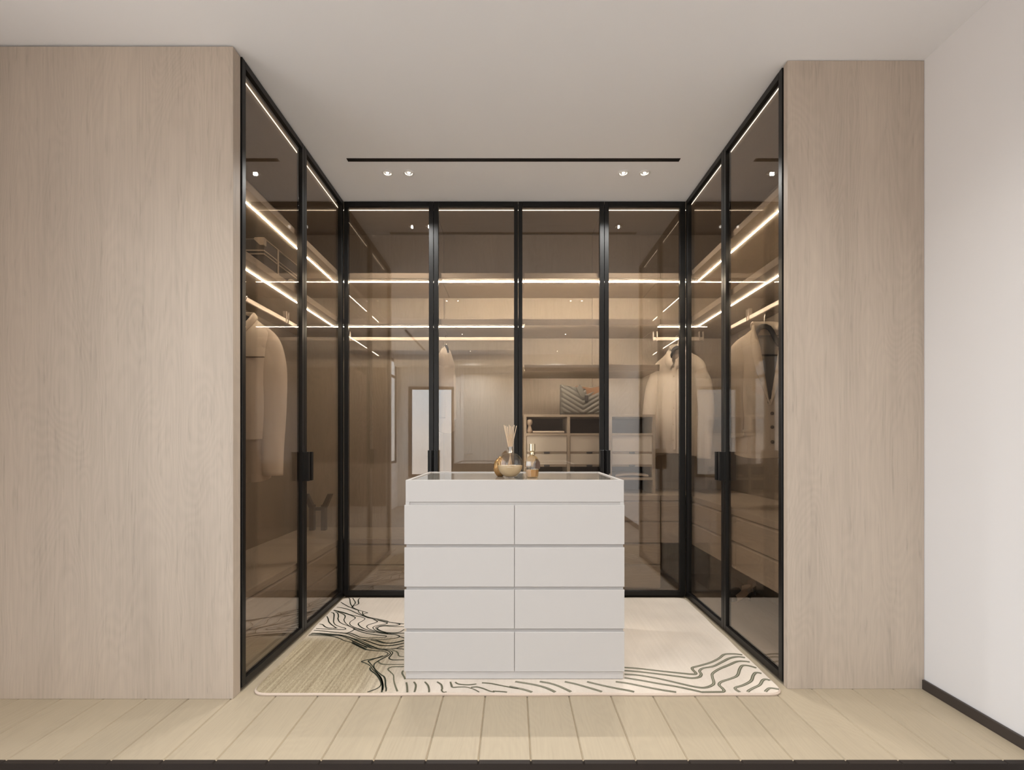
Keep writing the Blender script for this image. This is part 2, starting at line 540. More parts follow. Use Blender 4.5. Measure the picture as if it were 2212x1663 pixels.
MB().tube([(-0.90, YB + 0.035, 0.88), (-0.90, YB + 0.085, 0.88), (-0.78, YB + 0.085, 0.88)], 0.011).build('door_handle', 'silver', d1)

# lower floor, and an added dark step face for the black void below
struct(MB().box(XL, XR, YB, YF - 0.02, LOW - 0.1, LOW).build('floor_lower', 'lower'))

# oak floor: each plank its own piece with a V groove between neighbours
fl = struct(MB().box(XL, XR, YF, YE, LOW - 0.05, -0.016).build('floor', 'floor'))
PW, PX = 0.18186, -1.7548
edges = [PX + PW * k for k in range(-3, 21)]
edges = [XL] + [e for e in edges if XL + 0.02 < e < XR - 0.02] + [XR]
for a, b in zip(edges[:-1], edges[1:]):
    g, gd = 0.0042, 0.0055
    poly = [(a, -0.016), (b, -0.016), (b, -gd), (b - g, 0.0), (a + g, 0.0), (a, -gd)]
    MB(lambda u, v, z: (u - (a + b) / 2, v, z)).plate(poly, YF, YE).build('plank', 'floor', fl).location = ((a + b) / 2, 0, 0)
poly = [(XL, LOW)]
top = []
for e in edges[1:-1]:
    top += [(e - 0.0042, 0.0), (e, -0.0055), (e + 0.0042, 0.0)]
poly = [(XL, LOW), (XR, LOW)] + [(XR, 0.0)] + top[::-1] + [(XL, 0.0)]
struct(MB().plate(poly, YF - 0.02, YF).build('trim_1', 'dark'))
# baseboards
struct(MB().box(XR - 0.012, XR, YF, 2.150, 0.0, 0.043, 0.002).build('baseboard_right', 'base'))
struct(MB().box(XR - 0.012, XR, YB, YF - 0.02, LOW, LOW + 0.07, 0.002).build('baseboard_right_lower', 'base'))

# oak clad partitions either side of the alcove
p = struct(MB().box(XL, -1.199, 2.066, 2.122, 0.0, 2.800, 0.0012).build('wall_partition_left', 'panel'))
p = struct(MB().box(1.229, XR - 0.001, 2.150, 2.183, 0.0, 2.806, 0.0012).build('wall_partition_right', 'panel'))

# ------------------------------------------------------------------ wardrobes
ZD0, ZD1 = 0.018, 2.805       # doors
ST, RT = 0.030, 0.032         # stile and rail widths
DT = 0.030                    # door thickness
FR = 0.036                    # front plane of the shelves behind the door face
DEP = 0.511                   # back panel
S1, S1T = 2.2747, 2.3117      # upper shelf
S2, S2T = 1.947, 1.984        # lower shelf
TOPZ = 2.787

def door(parent, fn, u0, u1, handle=None, sl=None, sr=None):
    sl = sl or ST
    sr = sr or ST
    u0 += 0.0012
    u1 -= 0.0012
    d = MB(fn)
    d.box(u0, u0 + sl, 0, DT, ZD0, ZD1, 0.0015).box(u1 - sr, u1, 0, DT, ZD0, ZD1, 0.0015)
    d.box(u0 + sl, u1 - sr, 0, DT, ZD0, ZD0 + RT, 0.0015).box(u0 + sl, u1 - sr, 0, DT, ZD1 - RT, ZD1, 0.0015)
    dr = d.build('door', 'black', parent)
    MB(fn).box(u0 + sl - 0.004, u1 - sr + 0.004, 0.011, 0.017, ZD0 + RT - 0.004, ZD1 - RT + 0.004).build('glass_pane', 'bronze', dr, label='bronze tinted reflective glass')
    if handle:
        h = MB(fn)
        hz0, hz1 = 0.882, 1.047
        if handle == 'r':
            a, b = u1 - 0.034, u1 - 0.001
            h.box(a, b, -0.010, -0.0004, hz0, hz1, 0.001).box(a, a + 0.010, -0.036, -0.010, hz0, hz1, 0.001).box(a + 0.010, b - 0.006, -0.036, -0.030, hz0, hz1, 0.001)
        else:
            a, b = u0 + 0.001, u0 + 0.034
            h.box(a, b, -0.010, -0.0004, hz0, hz1, 0.001).box(b - 0.010, b, -0.036, -0.010, hz0, hz1, 0.001).box(a + 0.006, b - 0.010, -0.036, -0.030, hz0, hz1, 0.001)
        h.build('handle', 'black', dr)
    return dr

def led(parent, fn, u0, u1, v, z, wid=0.0032, mat='led'):
    MB(fn).box(u0, u1, v - wid / 2, v + wid / 2, z - 0.0035, z).build('light_strip', mat, parent, label='thin warm glowing light strip')

def rod(parent, fn, u0, u1, v, z, brackets):
    r = MB(fn).box(u0, u1, v - 0.007, v + 0.007, z - 0.014, z + 0.014, 0.003).build('hanging_rod', 'rod', parent)
    for u in brackets:
        b = MB(fn)
        b.box(u - 0.017, u - 0.011, v - 0.012, v + 0.012, z - 0.016, S2)
        b.box(u + 0.011, u + 0.017, v - 0.012, v + 0.012, z - 0.016, S2)
        b.build('bracket', 'rod', r)

# ---- left wardrobe
LW = thing('glass_wardrobe', 'tall wardrobe along the left side, two black framed bronze glass doors, beige coat inside', 'wardrobe')
YLm = 2.7655
door(LW, LEFT, 2.126, YLm, 'r')
door(LW, LEFT, YLm, 3.405, 'l')
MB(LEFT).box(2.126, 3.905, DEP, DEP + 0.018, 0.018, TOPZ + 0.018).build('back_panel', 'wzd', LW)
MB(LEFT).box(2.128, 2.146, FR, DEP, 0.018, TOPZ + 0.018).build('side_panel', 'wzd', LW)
MB(LEFT).box(2.146, 3.405, FR, DEP, TOPZ, TOPZ + 0.018).build('top_panel', 'wy', LW)
MB(LEFT).box(2.146, 3.905, FR, DEP, 0.018, 0.037).build('floor_panel', 'wy', LW)
MB(LEFT).box(2.128, 3.405, 0.022, DEP, 0.0, 0.018).build('plinth', 'dark', LW)
MB(LEFT).box(2.146, 3.438, FR, DEP, S1, S1T, 0.001).build('shelf', 'wy', LW)
MB(LEFT).box(2.146, 3.438, FR, DEP, S2, S2T, 0.001).build('shelf', 'wy', LW)
led(LW, LEFT, 2.15, 3.511, 0.109, S1)
led(LW, LEFT, 2.15, 3.511, 0.109, S2)
led(LW, LEFT, 2.15, 3.50, 0.058, TOPZ, 0.003, 'ledtop')
rod(LW, LEFT, 2.15, 3.30, 0.2735, 1.888, (2.20, 3.12))

# ---- right wardrobe
RW = thing('glass_wardrobe', 'tall wardrobe along the right side, two black framed bronze glass doors, tan blazer inside', 'wardrobe')
YRm = 2.796
door(RW, RIGHT, 2.187, YRm, 'r')
door(RW, RIGHT, YRm, 3.405, 'l')
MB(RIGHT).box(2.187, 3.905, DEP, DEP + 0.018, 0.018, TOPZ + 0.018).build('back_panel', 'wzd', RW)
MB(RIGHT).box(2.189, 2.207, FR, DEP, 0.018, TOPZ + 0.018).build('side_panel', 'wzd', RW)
MB(RIGHT).box(2.207, 3.405, FR, DEP, TOPZ, TOPZ + 0.018).build('top_panel', 'wy', RW)
MB(RIGHT).box(2.207, 3.905, FR, DEP, 0.018, 0.037).build('floor_panel', 'wy', RW)
MB(RIGHT).box(2.189, 3.405, 0.022, DEP, 0.0, 0.018).build('plinth', 'dark', RW)
for zz0, zz1 in ((S1, S1T), (S2, S2T)):
    MB(RIGHT).box(2.207, 3.098, FR, DEP, zz0, zz1, 0.001).build('shelf', 'wy', RW)
    MB(RIGHT).box(3.100, 3.438, FR, DEP, zz0, zz1, 0.001).build('shelf', 'wy', RW)
led(RW, RIGHT, 2.21, 3.511, 0.125, S1)
led(RW, RIGHT, 2.21, 3.511, 0.125, S2)
led(RW, RIGHT, 2.21, 3.50, 0.042, TOPZ, 0.003, 'ledtop')
rod(RW, RIGHT, 2.21, 3.30, 0.273, 1.888, (2.26, 3.05))

# ---- back wardrobe
BW = thing('glass_wardrobe', 'wide wardrobe across the back wall, four black framed bronze glass doors', 'wardrobe')
door(BW, BACK, -1.194, -0.558, 'r', sl=0.030, sr=0.0325)
door(BW, BACK, -0.558, 0.0406, 'l', sl=0.0325, sr=0.0285)
door(BW, BACK, 0.0406, 0.6501, 'r', sl=0.0285, sr=0.0315)
door(BW, BACK, 0.6501, 1.225, 'l', sl=0.0305, sr=0.0385)
xl, xr = -1.194 - DEP, 1.225 + DEP
bx = [xl, -0.5575, 0.6485, xr]
for a, b in zip(bx[:-1], bx[1:]):
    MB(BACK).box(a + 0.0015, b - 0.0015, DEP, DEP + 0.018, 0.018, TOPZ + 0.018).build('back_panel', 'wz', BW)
    MB(BACK).box(a + 0.0015, b - 0.0015, 0.002, DEP, TOPZ, TOPZ + 0.018).build('top_panel', 'wx', BW)
MB(BACK).box(-1.228, 1.259, FR, DEP, 0.018, 0.037).build('floor_panel', 'wx', BW)
MB(BACK).box(-1.19, 1.22, 0.022, DEP, 0.0, 0.018).build('plinth', 'dark', BW)
sx = [xl, -0.512, 0.084, 1.0595, xr]
for zz0, zz1 in ((S1, S1T), (S2, S2T)):
    for a, b in zip(sx[:-1], sx[1:]):
        MB(BACK).box(a + 0.001, b - 0.0015, FR, DEP, zz0, zz1, 0.001).build('shelf', 'wx', BW)
MB(BACK).box(0.083, 1.052, FR, DEP, 1.6214, 1.6585, 0.001).build('shelf', 'wx', BW)
led(BW, BACK, -1.303, -0.512, 0.111, S1)
led(BW, BACK, -0.512, 1.0595, 0.111, S1, mat='ledmid')
led(BW, BACK, 1.0595, 1.350, 0.111, S1)
led(BW, BACK, -1.303, 0.082, 0.111, S2)
led(BW, BACK, 1.0615, 1.350, 0.111, S2)
led(BW, BACK, -1.252, 1.267, 0.088, TOPZ, 0.003, 'ledtop')
for z_ in (S2, 1.6214):  # shelf lips hiding added fill strips, put in to lighten the centre bay
    MB(BACK).box(0.090, 1.050, FR, FR + 0.004, z_ - 0.010, z_).build('lip', 'wx', BW)
    MB(BACK).box(0.095, 1.045, FR + 0.0045, FR + 0.007, z_ - 0.007, z_ - 0.0005).build('light_strip', 'fillcove', BW, label='added fill light strip hidden behind an added shelf lip')
MB(BACK).box(0.040, 0.048, 0.040, 0.075, 0.725, S2).build('fill_light_backing', 'black', BW)  # unseen fill strip and its backing, added to brighten the centre bay
MB(BACK).box(0.0481, 0.0506, 0.050, 0.060, 0.73, S2 - 0.004).build('light_strip', 'fillvert', BW, label='added vertical fill light strip, out of sight behind the door stile')
rod(BW, BACK, -1.30, 0.05, 0.273, 1.892, (-1.25, 0.03))
rod(BW, BACK, 1.075, 1.46, 0.273, 1.892, (1.088, 1.44))

# ---- drawer benches
def drawer_front(fn, u0, u1, z0, z1, depth=0.018, v0=FR, lip=0.015):
    m = MB(fn)
    m.prism([(v0, z0), (v0, z1 - lip), (v0 + lip * 0.9, z1), (v0 + lip * 0.9 + 0.012, z1), (v0 + lip * 0.9 + 0.012, z0)], u0, u1)
    return m

def bench(fn, label, u0, u1, zb, ztop, rows, splits, mx, floor_z=None, back=DEP - 0.002):
    t = thing('drawer_bench', label, 'drawers')
    MB(fn).box(u0, u1, FR, back, ztop - 0.036, ztop, 0.0012).build('bench_top', mx, t)
    MB(fn).box(u0, u1, FR + 0.03, back, zb, ztop - 0.036).build('carcass', mx, t)
    for a, b in zip(splits[:-1], splits[1:]):
        for z0, z1 in rows:
            drawer_front(fn, a + 0.0015, b - 0.0015, z0, z1).build('drawer', mx, t)
    return t

R2 = [(0.231, 0.374), (0.080, 0.226)]
bench(LEFT, 'low two-drawer oak bench below the beige coat at left', 2.148, 3.439, 0.037, 0.413, R2, [2.148, 3.439], 'wy')
bench(BACK, 'low two-drawer oak bench at back left, behind the leftmost back door', -1.228 - 0.47, 0.079, 0.037, 0.413, R2, [-1.228, -0.55, 0.079], 'wx')
bench(BACK, 'tall four-row oak drawer base under the ivory drawer unit, behind the white island', 0.083, 1.0585, 0.037, 0.723,
      [(0.541, 0.684), (0.386, 0.538), (0.233, 0.380), (0.062, 0.230)], [0.083, 1.0585], 'wx')
bench(BACK, 'floating two-drawer oak bench in back right corner under the cream shirt', 1.0615, 1.259 + 0.47, 0.384, 0.723,
      [(0.541, 0.684), (0.385, 0.538)], [1.0615, 1.256], 'wx')
bench(RIGHT, 'floating two-drawer oak bench below the tan blazer at right', 2.209, 3.439, 0.384, 0.723,
      [(0.541, 0.684), (0.385, 0.538)], [2.209, 2.72, 3.439], 'wy')

# ---- shelf unit with ivory drawers
SU = thing('shelf_unit', 'oak pigeonhole unit with ivory drawers standing on the drawer base, grey bag on top', 'shelf')
v0, v1 = 0.145, DEP - 0.003
ux = [0.083, 0.404, 0.713, 1.033]
tk = 0.021
MB(BACK).box(0.083, 1.054, v0, v1, 1.290, 1.307, 0.001).build('top_board', 'wx', SU)
for u in ux:
    MB(BACK).box(u, u + tk, v0, v1, 0.7235, 1.290, 0.001).build('upright', 'wz', SU)
MB(BACK).box(0.083 + tk, 1.033, v1 - 0.012, v1, 0.7235, 1.290).build('back_board', plain('dark_back', (0.055, 0.045, 0.037), 0.6), SU)  # very dark board closing the back of the pigeonholes
for a, b in zip(ux[:-1], ux[1:]):
    a += tk
    MB(BACK).box(a, b, v0, v1 - 0.012, 1.152, 1.169, 0.001).build('shelf', 'wx', SU)
    MB(BACK).box(a, b, v0, v1 - 0.012, 0.824, 0.841, 0.001).build('shelf', 'wx', SU)
    for z0, z1 in ((1.034, 1.151), (0.938, 1.016)):
        d = MB(BACK).box(a + 0.002, b - 0.002, v0 + 0.006, v1 - 0.02, z0, z1, 0.0015).build('drawer', 'drawerw', SU)
        c = (a + b) / 2
        MB(BACK).box(a + 0.002, b - 0.002, v0 + 0.012, v1 - 0.03, z0 - 0.016, z0 - 0.0005).build('rail', 'wx', d)
        MB(BACK).box(c - 0.021, c + 0.021, v0 + 0.004, v0 + 0.012, z0 - 0.015, z0 - 0.002, 0.002).build('pull', 'stand', d)

# ------------------------------------------------------------------ clothes
def hanger(label, x, y, rz, zrod, zneck, hw):
    t = thing('clothes_hanger', label, 'hanger', (x, y, 0), rz)
    pts = [(-0.02, 0, zrod + 0.006), (-0.012, 0, zrod + 0.024), (0.006, 0, zrod + 0.030), (0.020, 0, zrod + 0.016), (0.018, 0, zrod - 0.006), (0.004, 0, zrod - 0.028), (0, 0, zneck - 0.005)]
    MB().tube(smooth_line(pts, 4), 0.0026, 8).build('hook', 'silver', t)
    m = MB()
    arm = [(-hw, 0, zneck - 0.150), (-hw * 0.6, 0, zneck - 0.098), (-0.03, 0, zneck - 0.018), (0.03, 0, zneck - 0.018), (hw * 0.6, 0, zneck - 0.098), (hw, 0, zneck - 0.150)]
    m.tube(smooth_line(arm, 3), [(0.010, 0.016)] * (5 * 3 + 1), 8)
    m.tube([(-hw * 0.9, 0, zneck - 0.18), (hw * 0.9, 0, zneck - 0.18)], 0.007, 8)
    m.tube([(-hw * 0.9, 0, zneck - 0.135), (-hw * 0.9, 0, zneck - 0.18)], 0.007, 8)
    m.tube([(hw * 0.9, 0, zneck - 0.135), (hw * 0.9, 0, zneck - 0.18)], 0.007, 8)
    m.build('shoulder_bar', 'hanger', t)
    return t

def body_rows(hw, zn, zs, zh, tk, hem, N=64, rows=30, folds=0.006, seed=0, neck=0.07, waist=0.86):
    rnd = random.Random(seed)
    ph = [rnd.uniform(0, 6.28) for _ in range(4)]
    out = []
    for i in range(rows + 1):
        v = i / rows
        if v < 0.14:
            W = hw * (1.0 - 0.10 * v / 0.14)
        elif v < 0.5:
            W = hw * (0.90 + (waist - 0.90) * (v - 0.14) / 0.36)
        else:
            W = hw * (waist + (hem - waist) * (v - 0.5) / 0.5)
        T = tk * (0.16 + 0.84 * min(1, v / 0.12) ** 0.6) * (1 + 0.15 * v)
        r = []
        for j in range(N):
            th = 2 * PI * j / N
            c, s = math.cos(th), math.sin(th)
            x = W * math.copysign(abs(c) ** 0.8, c)
            y = -T * math.copysign(abs(s) ** 0.9, s)
            f = folds * (0.2 + v) * (math.sin(5 * th + ph[0] + 1.2 * v) + 0.6 * math.sin(9 * th + ph[1] - v))
            y += -f * s if abs(s) > 0.15 else 0
            ax = abs(x)
            zt = zn if ax < neck else zn + (zs - zn) * ((ax - neck) / max(1e-4, hw - neck)) ** 0.9
            if s > 0 and ax < neck:           # front neckline drops
                zt -= 0.045 * (1 - (ax / neck) ** 2)
            z = zt + (zh - zt) * v + 0.012 * v * math.sin(2 * th + ph[2])
            r.append((x, y, z))
        out.append(r)
    return out

def sleeve(m, side, hw, zs, ze, r0=0.058, r1=0.047, out=0.03, fwd=0.03, zn=None, neck=0.07):
    """sleeve whose head runs along the shoulder ridge, so the shoulder line stays smooth"""
    L = zs - ze
    zn = zn or zs + 0.09
    rz = lambda x: zn + (zs - zn) * (max(0.0, x - neck) / (hw - neck)) ** 0.9
    pts = [(hw - 0.085, 0.0, rz(hw - 0.085) - 0.022, 0.012), (hw - 0.045, 0.0, rz(hw - 0.045) - 0.026, 0.025), (hw - 0.016, -0.001, zs - 0.038, 0.040),
           (hw - 0.004, -0.003, zs - 0.10, r0 * 0.86), (hw + out * 0.5, -fwd * 0.2, zs - 0.28 * L, r0), (hw + out, -fwd * 0.5, zs - 0.55 * L, r0 * 0.6 + r1 * 0.4),
           (hw + out * 0.8, -fwd, zs - 0.8 * L, r0 * 0.25 + r1 * 0.75), (hw + out * 0.7, -fwd * 1.1, ze, r1)]
    sm = smooth_line([(side * x, y, z, r) for x, y, z, r in pts], 5)
    m.tube([q[:3] for q in sm], [(q[3] * 0.72 * (1 + 0.03 * math.sin(k * 0.7)), q[3] * 1.05) for k, q in enumerate(sm)], 18)

GAR = 'garments hanging in the wardrobes'

# beige coat in the left wardrobe
ZR = 1.888
hx, hy = -1.194 - 0.2735, 2.62
hanger('dark hanger holding the beige coat in the left wardrobe', hx, hy, 0, ZR, 1.790, 0.125)
t = thing('coat', 'long beige wool coat hanging behind the front left glass door', 'coat', (hx, hy, 0), 0, GAR)
m = MB()
m.grid(body_rows(0.176, 1.780, 1.690, 1.128, 0.060, 0.93, folds=0.003, seed=3), closed=True)
m.build('body', 'beige', t)
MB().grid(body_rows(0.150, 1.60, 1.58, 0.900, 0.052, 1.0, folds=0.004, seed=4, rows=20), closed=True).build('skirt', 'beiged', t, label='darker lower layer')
for s in (-1, 1):
    m = MB(); sleeve(m, s, 0.172, 1.690, 0.924, 0.062, 0.052, out=0.010, fwd=0.03, zn=1.780); m.build('sleeve', 'beige', t)
m = MB()
m.tube(smooth_line([(-0.085, -0.035, 1.795), (-0.06, -0.062, 1.725), (0, -0.070, 1.675), (0.06, -0.062, 1.725), (0.078, -0.030, 1.775), (0.055, 0.02, 1.795), (0, 0.035, 1.800), (-0.055, 0.02, 1.795), (-0.085, -0.035, 1.775)], 4), [(0.007, 0.020)] * 33, 10)
m.build('collar', 'beige', t)
MB().box(-0.150, -0.03, -0.0705, -0.058, 1.552, 1.557).box(0.03, 0.150, -0.0705, -0.058, 1.552, 1.557).build('pocket_seam', 'seam', t)
for zb in (1.63, 1.50, 1.37, 1.24):
    MB(lambda u, v, z: (u, -0.072 + (z - zb) * 0.0 - (v), z)).box(-0.009, 0.009, -0.002, 0.004, zb - 0.009, zb + 0.009, 0.003).build('button', 'seam', t)

# tan blazer in the right wardrobe
bx_, by_ = 1.225 + 0.273, 2.864
hanger('charcoal hanger showing in the open neck of the tan blazer', bx_, by_, 0, ZR, 1.800, 0.125)
t = thing('blazer', 'tan tweed blazer with wide lapels hanging behind the front right glass door', 'blazer', (bx_, by_, 0), 0, GAR)
rows = body_rows(0.178, 1.790, 1.690, 1.020, 0.058, 0.97, N=160, rows=90, folds=0.003, seed=9, neck=0.062)
def vhalf(z):
    return 0.078 * max(0.0, (z - 1.325) / 0.46)
def skip_v(i, j):
    p = rows[i][j]
    return p[1] < -0.002 and abs(p[0]) < vhalf(p[2]) + 0.006 and p[2] > 1.335
MB().grid(rows, closed=True, skip=skip_v).build('body', 'tweed', t)
def front_y(x, z):
    best = min((abs(q[0] - x) + abs(q[2] - z), q[1]) for r_ in rows[2:] for q in r_ if q[1] < 0)
    return best[1]
for s in (-1, 1):
    m = MB(); sleeve(m, s, 0.176, 1.690, 1.128, 0.062, 0.055, out=0.020, fwd=0.02, zn=1.790, neck=0.062); m.build('sleeve', 'tweed', t)
    # lapel: a thin folded slab lying on the chest
    inner = [(0.074, 1.790), (0.070, 1.755), (0.056, 1.66), (0.040, 1.56), (0.024, 1.46), (0.008, 1.355), (0.0, 1.325)]
    outer = [(0.088, 1.792), (0.104, 1.70), (0.098, 1.60), (0.080, 1.52), (0.055, 1.45), (0.026, 1.375), (0.004, 1.318)]
    a, b, c = [], [], []
    for (xi, zi), (xo, zo) in zip(inner, outer):
        yi = front_y(s * xi, zi) - 0.006
        yo = front_y(s * xo, zo) - 0.010
        a.append((s * xi, yi, zi)); b.append((s * (xi + xo) / 2, (yi + yo) / 2 - 0.006, (zi + zo) / 2)); c.append((s * xo, yo, zo))
    d = [(p_[0], p_[1] + 0.007, p_[2]) for p_ in c]
    e_ = [(p_[0], p_[1] + 0.008, p_[2]) for p_ in a]
    MB().grid([e_, a, b, c, d]).build('lapel', 'tweed', t)
m = MB()
m.tube(smooth_line([(-0.080, -0.018, 1.785), (-0.062, 0.014, 1.800), (0, 0.036, 1.806), (0.062, 0.014, 1.800), (0.080, -0.018, 1.785)], 4), [(0.010, 0.024)] * 17, 10)
m.build('collar', 'tweed', t)
MB().grid([[(x * 0.001, 0.020 + 0.012 * math.cos(x * 0.02), z) for x in range(-150, 151, 30)] for z in (1.745, 1.6, 1.4, 1.2, 1.06)]).build('lining', 'shirtgrey', t, label='grey lining')
for s in (-1, 1):
    u0, u1 = sorted((s * 0.060, s * 0.155))
    fy = front_y(s * 0.11, 1.17)
    MB().box(u0, u1, fy - 0.012, fy + 0.01, 1.160, 1.176, 0.003).box(u0 + 0.004, u1 - 0.004, fy - 0.009, fy + 0.01, 1.14, 1.16, 0.002).build('pocket_flap', 'tweed', t)
for zb in (1.27, 1.19, 1.105):
    MB().lathe([(0, 0), (0.010, 0), (0.010, 0.004), (0, 0.004)], 14).build('button', 'seam', t).matrix_local = Matrix.Translation((0.012, front_y(0.01, zb) - 0.002, zb)) @ Matrix.Rotation(R(90), 4, 'X')

# cream shirt in the back right corner
sx_, sy_ = 1.262, 3.405 + 0.273
hanger('dark hanger in the collar of the cream shirt, back right corner', sx_, sy_, R(-42), 1.892, 1.835, 0.125)
t = thing('shirt', 'cream long-sleeved shirt with pointed collar hanging in the back right corner', 'shirt', (sx_, sy_, 0), R(-42), GAR)
rows = body_rows(0.180, 1.818, 1.715, 1.010, 0.060, 1.10, N=72, rows=36, folds=0.010, seed=21, neck=0.06, waist=0.92)
def sk2(i, j):
    p = rows[i][j]
    return p[1] < 0 and abs(p[0]) < 0.040 * max(0.0, (p[2] - 1.66) / 0.13)
MB().grid(rows, closed=True, skip=sk2).build('body', 'cream', t)
for s in (-1, 1):
    m = MB(); sleeve(m, s, 0.178, 1.715, 0.985, 0.058, 0.050, out=0.045, fwd=0.03, zn=1.818, neck=0.06); m.build('sleeve', 'cream', t)
    pts = [(s * 0.058, -0.010, 1.828), (s * 0.050, -0.040, 1.790), (s * 0.026, -0.062, 1.735), (s * 0.008, -0.070, 1.695)]
    low = [(s * 0.078, -0.020, 1.800), (s * 0.082, -0.052, 1.755), (s * 0.066, -0.074, 1.700), (s * 0.030, -0.080, 1.650)]
    MB().grid([[(q[0], q[1] + 0.006, q[2]) for q in pts], pts, low, [(q[0], q[1] + 0.007, q[2]) for q in low]]).build('collar_wing', 'cream', t)
m = MB()
m.tube(smooth_line([(-0.062, -0.012, 1.822), (-0.05, 0.022, 1.836), (0, 0.038, 1.842), (0.05, 0.022, 1.836), (0.062, -0.012, 1.822)], 4), [(0.006, 0.022)] * 17, 8)
m.build('collar_band', 'cream', t)
MB().grid([[(x, -0.0665 - 0.004 * (1 - (abs(x) / 0.016)) - 0.010 * (1.65 - z) / 0.65, z) for x in (-0.016, -0.008, 0, 0.008, 0.016)] for z in (1.665, 1.5, 1.35, 1.2, 1.05)]).build('placket', 'cream', t)
for zb in (1.60, 1.48, 1.36, 1.24, 1.12):
    MB().lathe([(0, 0), (0.005, 0), (0.005, 0.003), (0, 0.003)], 10).build('button', 'beiged', t).matrix_local = Matrix.Translation((0, -0.071 - 0.010 * (1.65 - zb) / 0.65, zb)) @ Matrix.Rotation(R(90), 4, 'X')

# pale blouse seen edge-on on the back rod
ex, ey = -0.506, 3.405 + 0.273
hanger('thin hanger with the pale blouse, edge-on on the back rod', ex, ey, R(82), 1.892, 1.842, 0.105)
t = thing('blouse', 'pale blouse seen edge-on, hanging alone on the back left rod', 'blouse', (ex, ey, 0), R(82), GAR)
MB().grid(body_rows(0.150, 1.828, 1.755, 1.18, 0.036, 1.05, folds=0.005, seed=30), closed=True).build('body', 'cream', t)
for s in (-1, 1):
    m = MB(); sleeve(m, s, 0.150, 1.750, 1.28, 0.040, 0.034, out=0.012, fwd=0.012, zn=1.828); m.build('sleeve', 'cream', t)

# ------------------------------------------------------------------ things on shelves
# charcoal trunk with pale piping on the left lower shelf
T0 = thing('trunk', 'charcoal storage trunk with pale piping and corner plate on the left lower shelf', 'trunk')
za, zb = S2T, S2T + 0.178
xa, xb = -1.292, -1.680
ya, yb = 2.500, 3.02
MB().box(xb, xa, ya, yb, za, zb, 0.006).build('body', 'trunk', T0)
for z in (2.098, 2.080):
    MB().box(xb, xa + 0.003, ya - 0.003, yb, z - 0.003, z + 0.003).build('piping', 'trunktrim', T0)
MB().box(xa - 0.003, xa + 0.003, ya, yb, zb - 0.003, zb + 0.002).build('piping', 'trunktrim', T0)
MB().box(xa - 0.002, xa + 0.005, 2.640, 2.654, za, zb).build('strap', 'trunktrim', T0)
MB().plate([(xa + 0.004, zb + 0.003), (xa - 0.045, zb + 0.003), (xa - 0.050, zb - 0.006), (xa - 0.018, zb - 0.036), (xa + 0.004, zb - 0.036)], ya - 0.004, ya + 0.02).build('corner_plate', 'trunktrim', T0)
tw = MB().lathe([(0, 0), (0.016, 0.002), (0.0225, 0.012), (0.0225, 0.155), (0.016, 0.166), (0, 0.167)], 20)
o = tw.build('rolled_towel', 'towel')
tag(o, 'small pale rolled towel lying in front of the charcoal trunk', 'towel')
o.location = (-1.258, 2.72, S2T + 0.0226)
o.rotation_euler = (R(-90), 0, 0)

# slate two-post stand at the back of the left bench
S0 = thing('valet_stand', 'small dark slate stand of two flared uprights and a crossbar on the left bench', 'stand', (-1.525, 3.78, 0.413))
for s in (-1, 1):
    m = MB()
    m.box(s * 0.046 - 0.019, s * 0.046 + 0.019, -0.02, 0.02, 0, 0.20, 0.003)
    m.plate([(s * 0.030, 0.18), (s * 0.068, 0.18), (s * 0.112, 0.285), (s * 0.080, 0.285)], -0.02, 0.02)
    m.build('upright', 'stand', S0)
MB().box(-0.03, 0.03, -0.012, 0.012, 0.155, 0.18, 0.002).build('crossbar', 'stand', S0)

# quilted bag on the shelf unit
BG = thing('quilted_bag', 'grey chevron-quilted clutch bag with tan strap standing on the pigeonhole unit', 'bag', (0.530, 3.405 + 0.24, 1.307))
bw, bh, bt = 0.170, 0.232, 0.040
def bag_side(sgn):
    rows_ = []
    nu, nz = 48, 60
    for i in range(nz + 1):
        z = i / nz
        r_ = []
        for j in range(nu + 1):
            u = -1 + 2 * j / nu
            x = bw * u
            top = bh * (1.0 - 0.12 * (1 - abs(u) ** 1.5))
            zz = z * top
            edge = min(1.0, (1 - abs(u)) / 0.12, z / 0.10)
            edge = max(0.0, edge) ** 0.5
            puff = (0.45 + 0.55 * edge) * (1 - 0.55 * z ** 2)
            ph = (zz - 0.62 * abs(x)) / 0.036
            rid = abs(math.sin(PI * ph)) ** 0.6
            r_.append((x, sgn * (bt * puff + 0.009 * rid * edge - 0.004), zz))
        rows_.append(r_)
    return rows_
MB().grid(bag_side(-1)).grid(bag_side(1)).box(-bw + 0.004, bw - 0.004, -0.016, 0.016, 0.0, 0.004).build('body', 'quilt', BG)
MB().plate([(-0.060, 0.214), (-0.045, 0.222), (0.055, 0.203), (0.140, 0.218), (0.150, 0.150), (0.030, 0.152), (0.020, 0.196)], -0.030, -0.020).build('strap', 'tan', BG)
MB().box(0.012, 0.038, -0.052, -0.030, 0.095, 0.150, 0.004).build('clasp', 'hanger', BG)
MB().plate([(-0.052, 0.205), (-0.028, 0.226), (-0.010, 0.214), (0.012, 0.150), (0.0, 0.130), (-0.022, 0.140)], -0.045, -0.028).build('flap', 'quilt', BG)

